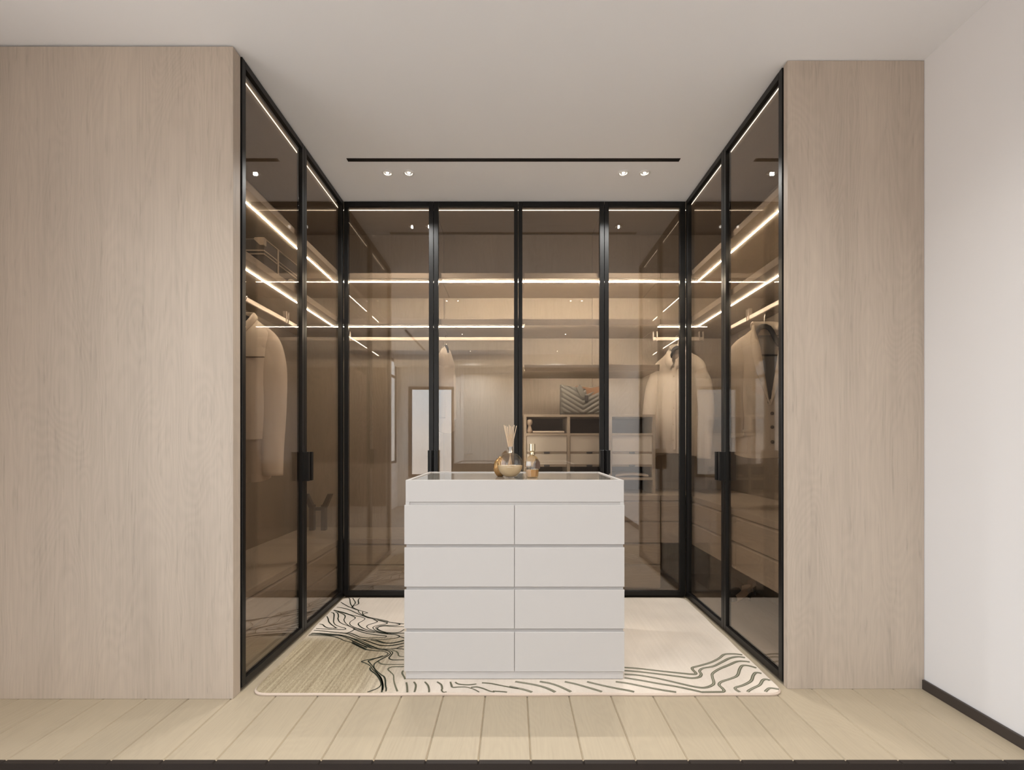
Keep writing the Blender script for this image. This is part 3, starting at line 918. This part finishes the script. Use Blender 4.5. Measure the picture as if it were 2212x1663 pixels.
# bits in the pigeonholes
vz = 1.1695  # round-topped shape added where a reflection shows in the glass
m = MB().lathe([(0, vz), (0.016, vz), (0.020, vz + 0.02), (0.012, vz + 0.045), (0.010, vz + 0.058), (0.0185, vz + 0.066), (0.022, vz + 0.082), (0.0185, vz + 0.098), (0.008, vz + 0.104), (0, vz + 0.104)], 24, center=(0.127, 3.572))
tag(m.build('vase_reflection', 'ceramic'), 'small pale round-topped form standing in for a reflection, in the upper left pigeonhole', 'reflection')
def folded(x0, x1, y0, y1, z0, h, wav, seed):
    rows_ = []
    for i in range(13):
        u = i / 12
        r_ = []
        for a in range(16):
            th = 2 * PI * a / 16
            c, s = math.cos(th), math.sin(th)
            r_.append((x0 + (x1 - x0) * u, (y0 + y1) / 2 + (y1 - y0) / 2 * math.copysign(abs(c) ** 0.3, c), z0 + h / 2 + wav * (math.sin(PI * u)) + (h / 2) * math.copysign(abs(s) ** 0.6, s)))
        rows_.append(r_)
    return MB().grid(rows_, closed=True)
m = folded(0.150, 0.385, 3.575, 3.86, 1.1695, 0.020, 0.0, 1)
tag(m.build('folded_cloth', 'cream'), 'thin folded cream cloth beside the round-topped form in the upper left pigeonhole', 'cloth')
m = folded(0.765, 1.010, 3.575, 3.86, 0.8415, 0.022, 0.012, 2)
tag(m.build('folded_cloth', 'cream'), 'folded cream cloth in the right pigeonhole below the ivory drawers', 'cloth')

# heeled shoes on the wardrobe floor, right
def shoe(label, x, y, rz):
    t = thing('heeled_shoe', label, 'shoe', (x, y, 0.037), rz, 'heeled shoes under the right bench')
    path = [(-0.105, 0, 0.004), (-0.06, 0, 0.004), (-0.02, 0, 0.010), (0.03, 0, 0.036), (0.075, 0, 0.066), (0.100, 0, 0.070)]
    sm = smooth_line(path, 4)
    MB().tube(sm, [((0.030 + 0.008 * math.sin(PI * i / (len(sm) - 1))) * (0.45 + 0.55 * min(1, i / 4)), 0.004) for i in range(len(sm))], 12).build('sole', 'shoe', t)
    MB().tube([(0.092, 0, 0.068), (0.098, 0, 0.0)], [0.013, 0.006], 10).build('heel', 'shoed', t)
    up = []
    for i in range(9):
        u = i / 8
        x_ = -0.105 + 0.085 * u
        h_ = 0.006 + 0.036 * math.sin(PI * min(1, 0.15 + u * 0.75) * 0.75)
        up.append([(x_, 0.033 * math.cos(PI * k / 10) * (0.5 + 0.5 * min(1, u * 2)), 0.006 + 0.010 * u + h_ * math.sin(PI * k / 10)) for k in range(11)])
    MB().grid(up).build('upper', 'shoed', t)
    back_ = []
    for i in range(5):
        u = i / 4
        back_.append([(0.06 + 0.045 * math.sin(PI * k / 10), 0.030 * math.cos(PI * k / 10), 0.058 + 0.014 * math.sin(PI * k / 10) + 0.035 * u) for k in range(11)])
    MB().grid(back_).build('heel_counter', 'shoe', t)
shoe('nude high-heeled shoe nearer the glass under the right bench', 1.50, 3.22, R(12))
shoe('nude high-heeled shoe deeper under the right bench, behind its pair', 1.60, 3.36, R(6))

# ------------------------------------------------------------------ rug
ZRUG = 0.012
def outline():
    cs = [(-1.142, 2.088), (1.188, 2.088), (1.208, 3.384), (-1.190, 3.384)]
    rad = 0.075
    pts = []
    n = 4
    for i in range(n):
        p, a, b = Vector(cs[i]), Vector(cs[i - 1]), Vector(cs[(i + 1) % n])
        da, db = (a - p).normalized(), (b - p).normalized()
        for k in range(7):
            t = k / 6
            q = (1 - t) ** 2 * (p + da * rad) + 2 * t * (1 - t) * p + t * t * (p + db * rad)
            pts.append(q)
        nb = Vector(cs[(i + 1) % n])
        s = p + db * rad
        e = nb - db * rad
        for k in range(1, 24):
            q = s.lerp(e, k / 24)
            nrm = Vector((-db.y, db.x))
            q = q + nrm * (0.0025 * math.sin(k * 0.9 + i) * math.sin(PI * k / 24))
            pts.append(q)
    return pts
OUT = outline()
RCX, RCY = 0.0, 2.72
b = bmesh.new()
def ring(inset, z):
    out_ = []
    n = len(OUT)
    for i, q in enumerate(OUT):
        tng = (OUT[(i + 1) % n] - OUT[i - 1]).normalized()
        nrm = Vector((-tng.y, tng.x))
        p_ = q + nrm * inset
        out_.append(b.verts.new((p_.x - RCX, p_.y - RCY, z)))
    return out_
r0_, r1_, r2_ = ring(0.0, 0.0005), ring(-0.002, 0.007), ring(0.005, ZRUG)
n = len(OUT)
for A, B in ((r0_, r1_), (r1_, r2_)):
    for i in range(n):
        f = b.faces.new([A[i], A[(i + 1) % n], B[(i + 1) % n], B[i]])
        f.material_index = 1
b.faces.new(r2_)
bmesh.ops.recalc_face_normals(b, faces=b.faces)
me = bpy.data.meshes.new('rug')
b.to_mesh(me); b.free()
me.materials.append(M['rug']); me.materials.append(M['rugedge'])
RUG = bpy.data.objects.new('rug', me)
COL.objects.link(RUG)
RUG.location = (RCX, RCY, 0)
tag(RUG, 'beige woven rug with dark flowing contour lines, under the white island', 'rug')

def floor_pt(px, py, z=ZRUG):
    d = F * (CAMZ - z) / (py - PY0)
    return ((px - PX0) / F * d - RCX, d - RCY)

ZA = lambda L: [(660 + x / 10.055, 1280 + y / 10.055) for x, y in L]
ZB = lambda L: [(760 + x / 12.793, 1380 + y / 12.793) for x, y in L]
ZC = lambda L: [(860 + x / 8.508, 1460 + y / 8.508) for x, y in L]
ZD = lambda L: [(1100 + x / 8.508, 1460 + y / 8.508) for x, y in L]
ZE = lambda L: [(1330 + x / 5.821, 1270 + y / 5.821) for x, y in L]
dark = [
    ZA([(925, 105), (960, 140), (968, 200), (980, 250), (1010, 300), (1040, 330), (1150, 380), (1260, 412), (1355, 440)]),
    ZA([(1005, 88), (1030, 130), (1075, 200), (1075, 240), (1030, 290), (1012, 325)]),
    ZA([(1240, 90), (1170, 130), (1145, 170), (1155, 235), (1130, 258), (1040, 295), (1015, 325)]),
    ZA([(770, 210), (850, 260), (940, 310), (1000, 330), (1080, 365), (1140, 385), (1160, 430), (1230, 485), (1330, 540), (1450, 565)]),
    ZA([(680, 318), (800, 335), (950, 375), (1080, 435), (1200, 490), (1310, 530), (1420, 560), (1560, 590), (1750, 630), (1930, 660), (2140, 680)]),
    ZA([(1240, 415), (1245, 470), (1300, 510), (1420, 548), (1600, 580), (1800, 625)]),
    ZA([(1355, 440), (1300, 455), (1260, 470)]),
    ZA([(610, 380), (700, 400), (850, 440), (1000, 490), (1150, 515), (1240, 540), (1290, 570), (1250, 610), (1160, 660), (1150, 700), (1220, 760), (1330, 810), (1480, 850), (1600, 880)]),
    ZA([(610, 390), (740, 420), (900, 465), (1020, 510), (1080, 550), (1040, 590), (970, 640), (970, 700), (1060, 755), (1200, 800), (1350, 850), (1500, 870)]),
    ZA([(700, 420), (820, 470), (860, 510), (850, 560), (835, 590), (860, 650), (940, 720), (1060, 780), (1180, 815), (1300, 835)]),
    ZA([(650, 420), (700, 450), (715, 520), (705, 570), (740, 640), (830, 690), (920, 720), (1010, 760), (1055, 790), (1060, 800), (1000, 840), (890, 880), (750, 870)]),
    ZA([(550, 435), (600, 440), (620, 480), (615, 560), (610, 640), (650, 700), (760, 745), (850, 770), (870, 795), (800, 805), (600, 800), (400, 790), (200, 778)]),
    ZA([(465, 515), (490, 570), (510, 640), (570, 700), (640, 750), (670, 770)]),
    ZA([(300, 685), (370, 695), (420, 740), (500, 770), (640, 775), (700, 770)]),
    ZA([(1440, 560), (1530, 610), (1560, 635), (1500, 660), (1370, 700), (1330, 745), (1390, 795), (1520, 840), (1650, 875), (1800, 895)]),
    ZA([(1560, 600), (1720, 640), (1775, 660), (1720, 690), (1560, 715), (1470, 750), (1480, 790), (1560, 840), (1700, 870), (1850, 880)]),
    ZA([(1800, 640), (1980, 670), (2050, 690), (1990, 708), (1800, 715), (1640, 720), (1540, 750), (1540, 790), (1620, 835), (1760, 868), (1950, 875), (2060, 850), (2145, 800)]),
    ZA([(2140, 745), (1900, 740), (1720, 725), (1600, 745), (1565, 785), (1640, 830), (1740, 860)]),
    ZA([(1700, 870), (1850, 890), (2000, 885), (2145, 880)]),
    ZA([(1600, 880), (1800, 905), (1960, 915), (2040, 950), (1980, 985), (1800, 1010), (1560, 1025), (1400, 1015), (1240, 1030)]),
    ZA([(1060, 800), (1200, 850), (1350, 890), (1550, 920), (1750, 945), (1700, 975), (1500, 985), (1300, 985), (1180, 965), (1080, 920), (980, 885), (880, 880)]),
    ZA([(180, 820), (350, 832), (520, 850), (700, 868), (880, 890), (1000, 930), (1120, 985), (1240, 1030), (1400, 1075), (1560, 1130), (1700, 1155), (1850, 1150), (2000, 1125), (2140, 1095)]),
    ZA([(1420, 1030), (1560, 1060), (1700, 1095), (1850, 1100), (2000, 1080), (2140, 1045)]),
    ZA([(2040, 950), (2145, 990)]),
    ZA([(60, 915), (200, 905), (400, 915), (560, 930), (700, 930), (850, 940), (1000, 985), (1180, 1040), (1330, 1110), (1480, 1180), (1560, 1207)]),
    ZA([(40, 935), (200, 930), (400, 935), (600, 955), (750, 1000), (830, 1040), (960, 1075), (1080, 1125), (1200, 1190), (1260, 1207)]),
    ZA([(130, 880), (350, 885), (560, 905), (750, 920), (920, 965), (1080, 1035), (1240, 1110), (1390, 1180), (1450, 1207)]),
    ZA([(110, 900), (300, 900), (520, 915), (740, 935), (900, 985), (1050, 1060), (1200, 1130), (1340, 1207)]),
    ZB([(0, 50), (110, 100), (250, 165), (420, 220), (600, 265), (800, 300), (980, 330), (1060, 380), (1050, 430), (960, 490), (820, 560), (700, 630), (620, 700), (615, 790), (680, 880), (800, 985), (880, 1040), (920, 1120), (930, 1280), (950, 1400), (920, 1520)]),
    ZB([(60, 0), (200, 70), (360, 150), (540, 210), (700, 260), (880, 290), (1050, 325), (1125, 380), (1090, 450), (1030, 520), (1060, 565), (1180, 585), (1440, 578)]),
    ZB([(0, 80), (140, 150), (300, 230), (430, 300), (640, 330), (850, 340), (960, 375), (1000, 420), (900, 480), (700, 530), (480, 570), (270, 625), (370, 670), (500, 740), (580, 850), (700, 960), (790, 1070), (840, 1200), (840, 1380), (820, 1520)]),
    ZB([(0, 110), (120, 175), (260, 245), (400, 310)]),
    ZB([(860, 460), (720, 520), (580, 570), (460, 610), (480, 650), (560, 740), (600, 800), (690, 930), (780, 1040), (830, 1150), (860, 1300), (850, 1420)]),
    ZB([(500, 790), (520, 870), (640, 960), (730, 1060), (790, 1170), (800, 1280), (700, 1370), (500, 1450), (330, 1500), (180, 1515)]),
    ZB([(300, 20), (480, 80), (640, 140), (800, 185), (1000, 195), (1200, 175), (1440, 125)]),
    ZB([(640, 20), (800, 75), (950, 115), (1120, 112), (1300, 75), (1440, 35)]),
    ZB([(850, 280), (1050, 285), (1220, 265), (1330, 225), (1440, 200)]),
    ZB([(1220, 265), (1440, 290)]),
]
olive1 = [
    ZB([(1100, 310), (1220, 345), (1275, 400), (1290, 460), (1350, 490), (1440, 492)]),
    ZB([(720, 610), (770, 670), (880, 705), (1100, 710), (1440, 708)]),
    ZB([(1440, 770), (1160, 770), (1040, 800), (1000, 850), (1070, 920), (1150, 1010), (1160, 1150), (1200, 1300), (1270, 1480), (1270, 1520)]),
    ZB([(1420, 880), (1390, 950), (1450, 1060), (1470, 1120)]),
    ZC([(150, 120), (165, 200), (170, 320)]),
    ZC([(290, 110), (325, 170), (315, 250), (290, 320)]),
    ZC([(490, 110), (550, 180), (570, 260), (565, 320)]),
    ZC([(715, 110), (790, 160), (810, 230), (800, 270), (850, 315), (870, 295), (1010, 322)]),
    ZC([(960, 110), (980, 170), (1005, 210), (1130, 205), (1270, 210), (1400, 250), (1490, 300), (1530, 325)]),
    ZC([(1050, 115), (1110, 150), (1280, 165), (1440, 150)]),
    ZC([(1340, 212), (1450, 205), (1570, 235), (1700, 285), (1880, 315), (1960, 322)]),
    ZC([(1740, 280), (1960, 295), (2150, 325)]),
    ZC([(1540, 128), (1700, 140), (1880, 175), (2080, 215), (2212, 240)]),
]
olive2 = [
    ZD([(0, 195), (150, 225), (300, 260), (420, 300), (490, 325)]),
    ZD([(110, 105), (300, 135), (520, 175), (700, 230), (830, 290), (880, 325)]),
    ZD([(560, 105), (740, 135), (900, 185), (1050, 250), (1180, 315), (1210, 325)]),
    ZD([(1020, 108), (1200, 145), (1400, 200), (1620, 265), (1800, 325)]),
    ZD([(1430, 108), (1600, 150), (1800, 195), (2000, 235), (2212, 275), (2400, 320)]),
    ZE([(0, 1180), (150, 1200), (400, 1250), (620, 1290), (830, 1320)]),
    ZE([(110, 1130), (300, 1160), (520, 1200), (760, 1240), (1000, 1290), (1180, 1335), (1280, 1335), (1360, 1300), (1340, 1260), (1300, 1220), (1330, 1180), (1450, 1140), (1530, 1100), (1560, 1020), (1600, 975), (1700, 985), (1800, 1020)]),
    ZE([(110, 1085), (300, 1100), (560, 1145), (800, 1200), (1000, 1245), (1120, 1255), (1210, 1225), (1235, 1190), (1215, 1120), (1220, 1075), (1300, 1020), (1420, 970), (1530, 925), (1640, 925), (1740, 945)]),
    ZE([(110, 1040), (300, 1055), (560, 1085), (800, 1115), (960, 1135), (1050, 1120), (1075, 1085), (1055, 1045), (1100, 1010), (1230, 985), (1340, 930), (1430, 885), (1540, 865), (1670, 885)]),
    ZE([(110, 1000), (300, 1015), (560, 1045), (800, 1070), (960, 1085), (1010, 1075), (960, 1010), (1050, 980), (1200, 935), (1300, 885), (1370, 835), (1500, 830), (1640, 850)]),
    ZE([(1600, 1340), (1560, 1310), (1500, 1260), (1600, 1225), (1700, 1170), (1730, 1100), (1770, 1065), (1870, 1085)]),
    ZE([(1670, 1335), (1665, 1300), (1730, 1260), (1810, 1220), (1850, 1160), (1900, 1150), (1960, 1175)]),
    ZE([(1860, 1335), (1900, 1285), (1950, 1260), (2070, 1278)]),
]
def ribbon(m, px_line, width, z, off=0.0):
    P = [Vector(p_) for p_ in smooth_line([floor_pt(*q) for q in px_line], 5)]
    def inside(p_):
        x_, y_ = p_.x + RCX, p_.y + RCY
        t_ = (y_ - 2.088) / 1.296
        return 2.097 < y_ < 3.376 and -1.142 - 0.048 * t_ + 0.012 < x_ < 1.188 + 0.020 * t_ - 0.012
    P = [p_ for p_ in P if inside(p_)]
    L_, R_ = [], []
    nP = len(P)
    for i, p_ in enumerate(P):
        tn = (P[min(i + 1, nP - 1)] - P[max(i - 1, 0)])
        if tn.length < 1e-7:
            continue
        tn.normalize()
        nr = Vector((-tn.y, tn.x))
        wv = width * (0.95 + 0.2 * math.sin(i * 0.17 + width * 900))
        c = p_ + nr * off
        zz = z
        L_.append((c.x + nr.x * wv / 2, c.y + nr.y * wv / 2, zz))
        R_.append((c.x - nr.x * wv / 2, c.y - nr.y * wv / 2, zz))
    m.grid([L_, R_])
m = MB()
for l_ in dark:
    ribbon(m, l_, 0.0066, ZRUG + 0.0012)
o = m.build('contour_lines', 'rdark', RUG, label='dark green-black tufted lines'); o['kind'] = 'stuff'
m = MB()
for l_ in olive1:
    ribbon(m, l_, 0.0075, ZRUG + 0.0012)
for l_ in olive2:
    ribbon(m, l_, 0.0042, ZRUG + 0.0012, 0.0045)
    ribbon(m, l_, 0.0042, ZRUG + 0.0012, -0.0045)
o = m.build('contour_lines', 'rolive', RUG, label='olive grey tufted lines'); o['kind'] = 'stuff'
m = MB()
for l_ in olive2:
    ribbon(m, l_, 0.0125, ZRUG + 0.0007)
o = m.build('contour_bands', 'rband', RUG, label='sage tufted bands between the olive lines'); o['kind'] = 'stuff'

# ------------------------------------------------------------------ island dresser
IS = thing('island_dresser', 'white lacquered island with eight flat drawers and grey glass top, standing on the rug', 'dresser')
ix0, ix1 = -0.4915, 0.5125
iy0, iy1 = 2.213, 2.845
zt = 0.928
zf = ZRUG + 0.002
def row_z(y):
    return CAMZ + (PY0 - y) / F * 2.207
# rim (upper tray) with a recessed shadow groove under it
m = MB()
gz1, gz0 = row_z(1084.5), row_z(1091)
m.box(ix0, ix1, iy0, iy0 + 0.020, gz1, zt, 0.0012)
m.box(ix0, ix1, iy1 - 0.014, iy1, gz1, zt, 0.0012)
m.box(ix0, ix0 + 0.016, iy0 + 0.020, iy1 - 0.014, gz1, zt, 0.0012)
m.box(ix1 - 0.016, ix1, iy0 + 0.020, iy1 - 0.014, gz1, zt, 0.0012)
m.box(ix0, ix0 + 0.018, iy0, iy0 + 0.003, gz0, gz1)
m.box(ix1 - 0.018, ix1, iy0, iy0 + 0.003, gz0, gz1)
m.build('rim', 'lacquer', IS)
MB().box(ix0 + 0.016, ix1 - 0.016, iy0 + 0.020, iy1 - 0.014, zt - 0.010, zt - 0.004).build('glass_top', 'inset', IS, label='reflective grey glass inset')
ry = [1091, 1175.5, 1182.5, 1267, 1274, 1357.5, 1365, 1450]
zb_ = row_z(1450)
MB().box(ix0 + 0.003, ix1 - 0.003, iy0 + 0.0035, iy1 - 0.004, zf + 0.0, gz1 - 0.0002).build('carcass', 'groove', IS)
MB().box(ix0 + 0.001, ix1 - 0.003, iy0 + 0.001, iy1, zf, zb_ - 0.0015, 0.001).build('plinth', 'lacquer', IS)
mid = (1111.3 - PX0) / F * 2.207
dl, drr = (873.5 - PX0) / F * 2.207, (1348.8 - PX0) / F * 2.207
for k in range(4):
    za_, zb2 = row_z(ry[2 * k]), row_z(ry[2 * k + 1])
    for a, b2 in ((dl, mid - 0.0012), (mid + 0.0012, drr)):
        MB().prism([(iy0 - 0.006, zb2), (iy0 - 0.006, za_ - 0.002), (iy0 - 0.003, za_), (iy0 + 0.003, za_), (iy0 + 0.003, zb2)], a, b2).build('drawer', 'lacquer', IS)
    for sx0, sx1 in ((dl, ix0 + 0.002), (ix1 - 0.002, drr)):
        pass

GT = zt - 0.004
# reed diffuser
DX, DY = (1102 - PX0) / F * 2.43, 2.43
RD = thing('reed_diffuser', 'round glass reed diffuser with amber liquid and rattan sticks on the island', 'diffuser', (DX, DY, GT))
rb = 0.0642
cz = rb * 0.985
def disc(rs, ys_, z_lo=-1.0, z_hi=1.0, n=40):
    prof = []
    for i in range(25):
        a = z_lo + (z_hi - z_lo) * i / 24
        prof.append((max(0.0, math.sqrt(max(0, 1 - a * a))) * rs, cz + a * rs))
    return [(0, prof[0][1])] + prof + [(0, prof[-1][1])]
outer = disc(rb, 1, -0.965, 0.965)
MB().lathe(outer, 40, sy=0.52).build('bottle', 'bottle', RD)
MB().lathe(disc(rb * 0.955, 1, -0.96, -0.02), 40, sy=0.50).build('liquid', 'amber', RD)
MB().lathe([(0, cz + rb * 0.94), (0.0145, cz + rb * 0.94), (0.0145, cz + rb * 0.98), (0.0128, cz + rb * 1.0), (0.0128, cz + rb * 1.44), (0.009, cz + rb * 1.44), (0.009, cz + rb * 1.30), (0, cz + rb * 1.30)], 28).build('collar', 'silver', RD)
rt = 1.189 - GT
for i, (tx, ty) in enumerate(((-0.031, 0.004), (-0.023, -0.012), (-0.014, 0.012), (-0.005, -0.010), (0.002, 0.010), (0.011, -0.004), (0.021, 0.008), (0.032, -0.006))):
    MB().tube([(-tx * 0.45, -ty * 0.4, cz - rb * 0.35), (tx, ty, rt - 0.004 * (i % 3))], 0.0016, 6).build('reed', 'reed', RD)
m = MB()
xw = -0.038
for i, wv in enumerate((4, 3, 5, 4, 3, 0, 4, 5, 3, 4, 5, 4)):
    if wv:
        m.box(xw, xw + wv * 0.00105, -rb * 0.527, -rb * 0.519, cz - 0.0003, cz + 0.0021 + 0.0003 * (i % 2))
    xw += (wv or 3) * 0.00105 + 0.0016
for i in range(5):
    m.box(-0.013 + i * 0.0055, -0.0095 + i * 0.0055, -rb * 0.527, -rb * 0.512, cz - 0.0110, cz - 0.0098)
m.build('printed_lettering', 'print', RD)

# gold ribbed flask behind the diffuser
GF = thing('perfume_flask', 'round amber-gold ribbed flask partly hidden behind the reed diffuser', 'flask', (-0.064, 2.505, GT))
prof = []
for i in range(25):
    a = -0.94 + 1.88 * i / 24
    prof.append((math.sqrt(1 - a * a) * 0.033, 0.048 + a * 0.051))
b = bmesh.new()
m = MB()
rows_ = []
for r_, z_ in prof:
    rows_.append([(r_ * (1 + 0.045 * math.cos(16 * th)) * math.cos(th), 0.75 * r_ * (1 + 0.045 * math.cos(16 * th)) * math.sin(th), z_) for th in [2 * PI * k / 96 for k in range(96)]])
m.grid(rows_, closed=True)
m.build('bottle', plain('amber_gold_glass', (0.46, 0.27, 0.11), 0.12, metal=0.75), GF)
MB().lathe([(0, 0.094), (0.009, 0.094), (0.009, 0.104), (0, 0.104)], 24).build('cap', 'gold', GF)

# faceted perfume bottle
PB = thing('perfume_bottle', 'tapered faceted perfume bottle with pale gold sprayer cap, right of the diffuser', 'bottle', (0.0995, 2.425, GT), R(14))
def facet(s, zs):
    rows_ = []
    for r_, z_ in zs:
        rows_.append([(r_ * s * math.cos(PI / 8 + k * PI / 4) * 1.0, r_ * s * 0.72 * math.sin(PI / 8 + k * PI / 4), z_) for k in range(8)])
    return rows_
prof = [(0.0001, 0.0), (0.026, 0.0), (0.031, 0.006), (0.0365, 0.035), (0.039, 0.060), (0.036, 0.082), (0.026, 0.102), (0.014, 0.110), (0.0001, 0.110)]
MB().grid(facet(1.0, prof), closed=True, smooth=False).build('bottle', 'goldglass', PB)
MB().grid(facet(0.90, [(0.0001, 0.006), (0.029, 0.006), (0.0365, 0.040), (0.0001, 0.040)]), closed=True, smooth=False).build('liquid', plain('gold_liquid', (0.62, 0.38, 0.15), 0.15, metal=0.4), PB)
m = MB()
m.plate([(0.010, 0.046), (0.031, 0.046), (0.033, 0.060), (0.030, 0.080), (0.020, 0.094), (0.010, 0.070)], -0.0300, 0.010)
m.build('label_face', plain('dark_brown_lacquer', (0.075, 0.035, 0.017), 0.15), PB, label='dark brown face')
MB().lathe([(0, 0.110), (0.0125, 0.110), (0.0135, 0.118), (0.0125, 0.134), (0, 0.134)], 24).build('collar', 'palegold', PB)
MB().lathe([(0, 0.1345), (0.0148, 0.1345), (0.0148, 0.168), (0.013, 0.170), (0, 0.170)], 12, smooth=False).build('cap', 'palegold', PB)

# ------------------------------------------------------------------ ceiling fittings
yc = 1.707 * F / 610.5
SD = thing('linear_diffuser', 'long thin black slot diffuser set across the alcove ceiling', 'air vent')
sx0, sx1 = -0.998, 1.010
m = MB()
m.box(sx0, sx1, yc - 0.016, yc - 0.011, CEIL - 0.002, CEIL).box(sx0, sx1, yc + 0.011, yc + 0.016, CEIL - 0.002, CEIL)
m.box(sx0, sx0 + 0.005, yc - 0.011, yc + 0.011, CEIL - 0.002, CEIL).box(sx1 - 0.005, sx1, yc - 0.011, yc + 0.011, CEIL - 0.002, CEIL)
m.build('frame', 'dark', SD)
MB().box(sx0 + 0.005, sx1 - 0.005, yc - 0.011, yc + 0.011, CEIL - 0.0008, CEIL).build('slot', 'black', SD)
DLW = 22.0
def downlight(label, x_, y_, power, group):
    t = thing('downlight', label, 'ceiling light', (x_, y_, CEIL), 0, group)
    MB().lathe([(0.034, -0.0005), (0.035, -0.004), (0.030, -0.007), (0.024, -0.0065), (0.020, -0.0015), (0.034, -0.0005)], 32).build('trim_ring', 'white', t)
    MB().lathe([(0, -0.0012), (0.0205, -0.0012), (0.0205, -0.0004), (0, -0.0004)], 24).build('reflector', 'white', t)
    MB().lathe([(0, -0.004), (0.0075, -0.004), (0.0075, -0.0013), (0, -0.0013)], 20).build('lamp', 'lamp', t)
    l = bpy.data.lights.new('downlight_beam', 'SPOT')
    l.energy = power
    l.color = (1.0, 0.985, 0.95)
    l.spot_size = R(140)
    l.spot_blend = 1.0
    l.shadow_soft_size = 0.007
    o = bpy.data.objects.new('downlight_beam', l)
    COL.objects.link(o)
    o.parent = t
    o.location = (0, 0, -0.012)

yd = 1.707 * F / 583.0
names = ('leftmost white round downlight of the alcove ceiling', 'second white round downlight from the left of the alcove ceiling',
         'third white round downlight from the left, first of the right pair', 'rightmost white round downlight of the alcove ceiling')
dx = [(px_ - PX0) / F * yd for px_ in (837, 883, 1346.5, 1392.5)]
for nm, x_ in zip(names, dx):
    downlight(nm, x_, yd, DLW, 'downlights in the alcove ceiling')
names = ('leftmost', 'second from left', 'second from right', 'rightmost')
for nm, x_ in zip(names, dx):
    downlight('%s downlight of the front row in the room ceiling behind the camera' % nm, x_, 1.04, 20.0, 'downlights in the room ceiling')
for row, y_, p_ in (('middle', -0.75, 92.0), ('rear', -2.15, 120.0)):  # two unseen pairs added to light the rear room
    for nm, x_ in (('left', dx[0]), ('right', dx[3])):
        downlight('%s added fill downlight of the %s pair, unseen in the room ceiling behind the camera' % (nm, row), x_, y_, p_, 'downlights in the room ceiling')
SD2 = thing('linear_diffuser', 'black slot diffuser running lengthwise in the room ceiling, seen mirrored in the back glass', 'air vent')
MB().box(-1.645, -1.640, -2.08, -0.44, CEIL - 0.002, CEIL).box(-1.610, -1.605, -2.08, -0.44, CEIL - 0.002, CEIL).build('frame', 'dark', SD2)
MB().box(-1.640, -1.610, -2.08, -0.44, CEIL - 0.0008, CEIL).build('slot', 'black', SD2)
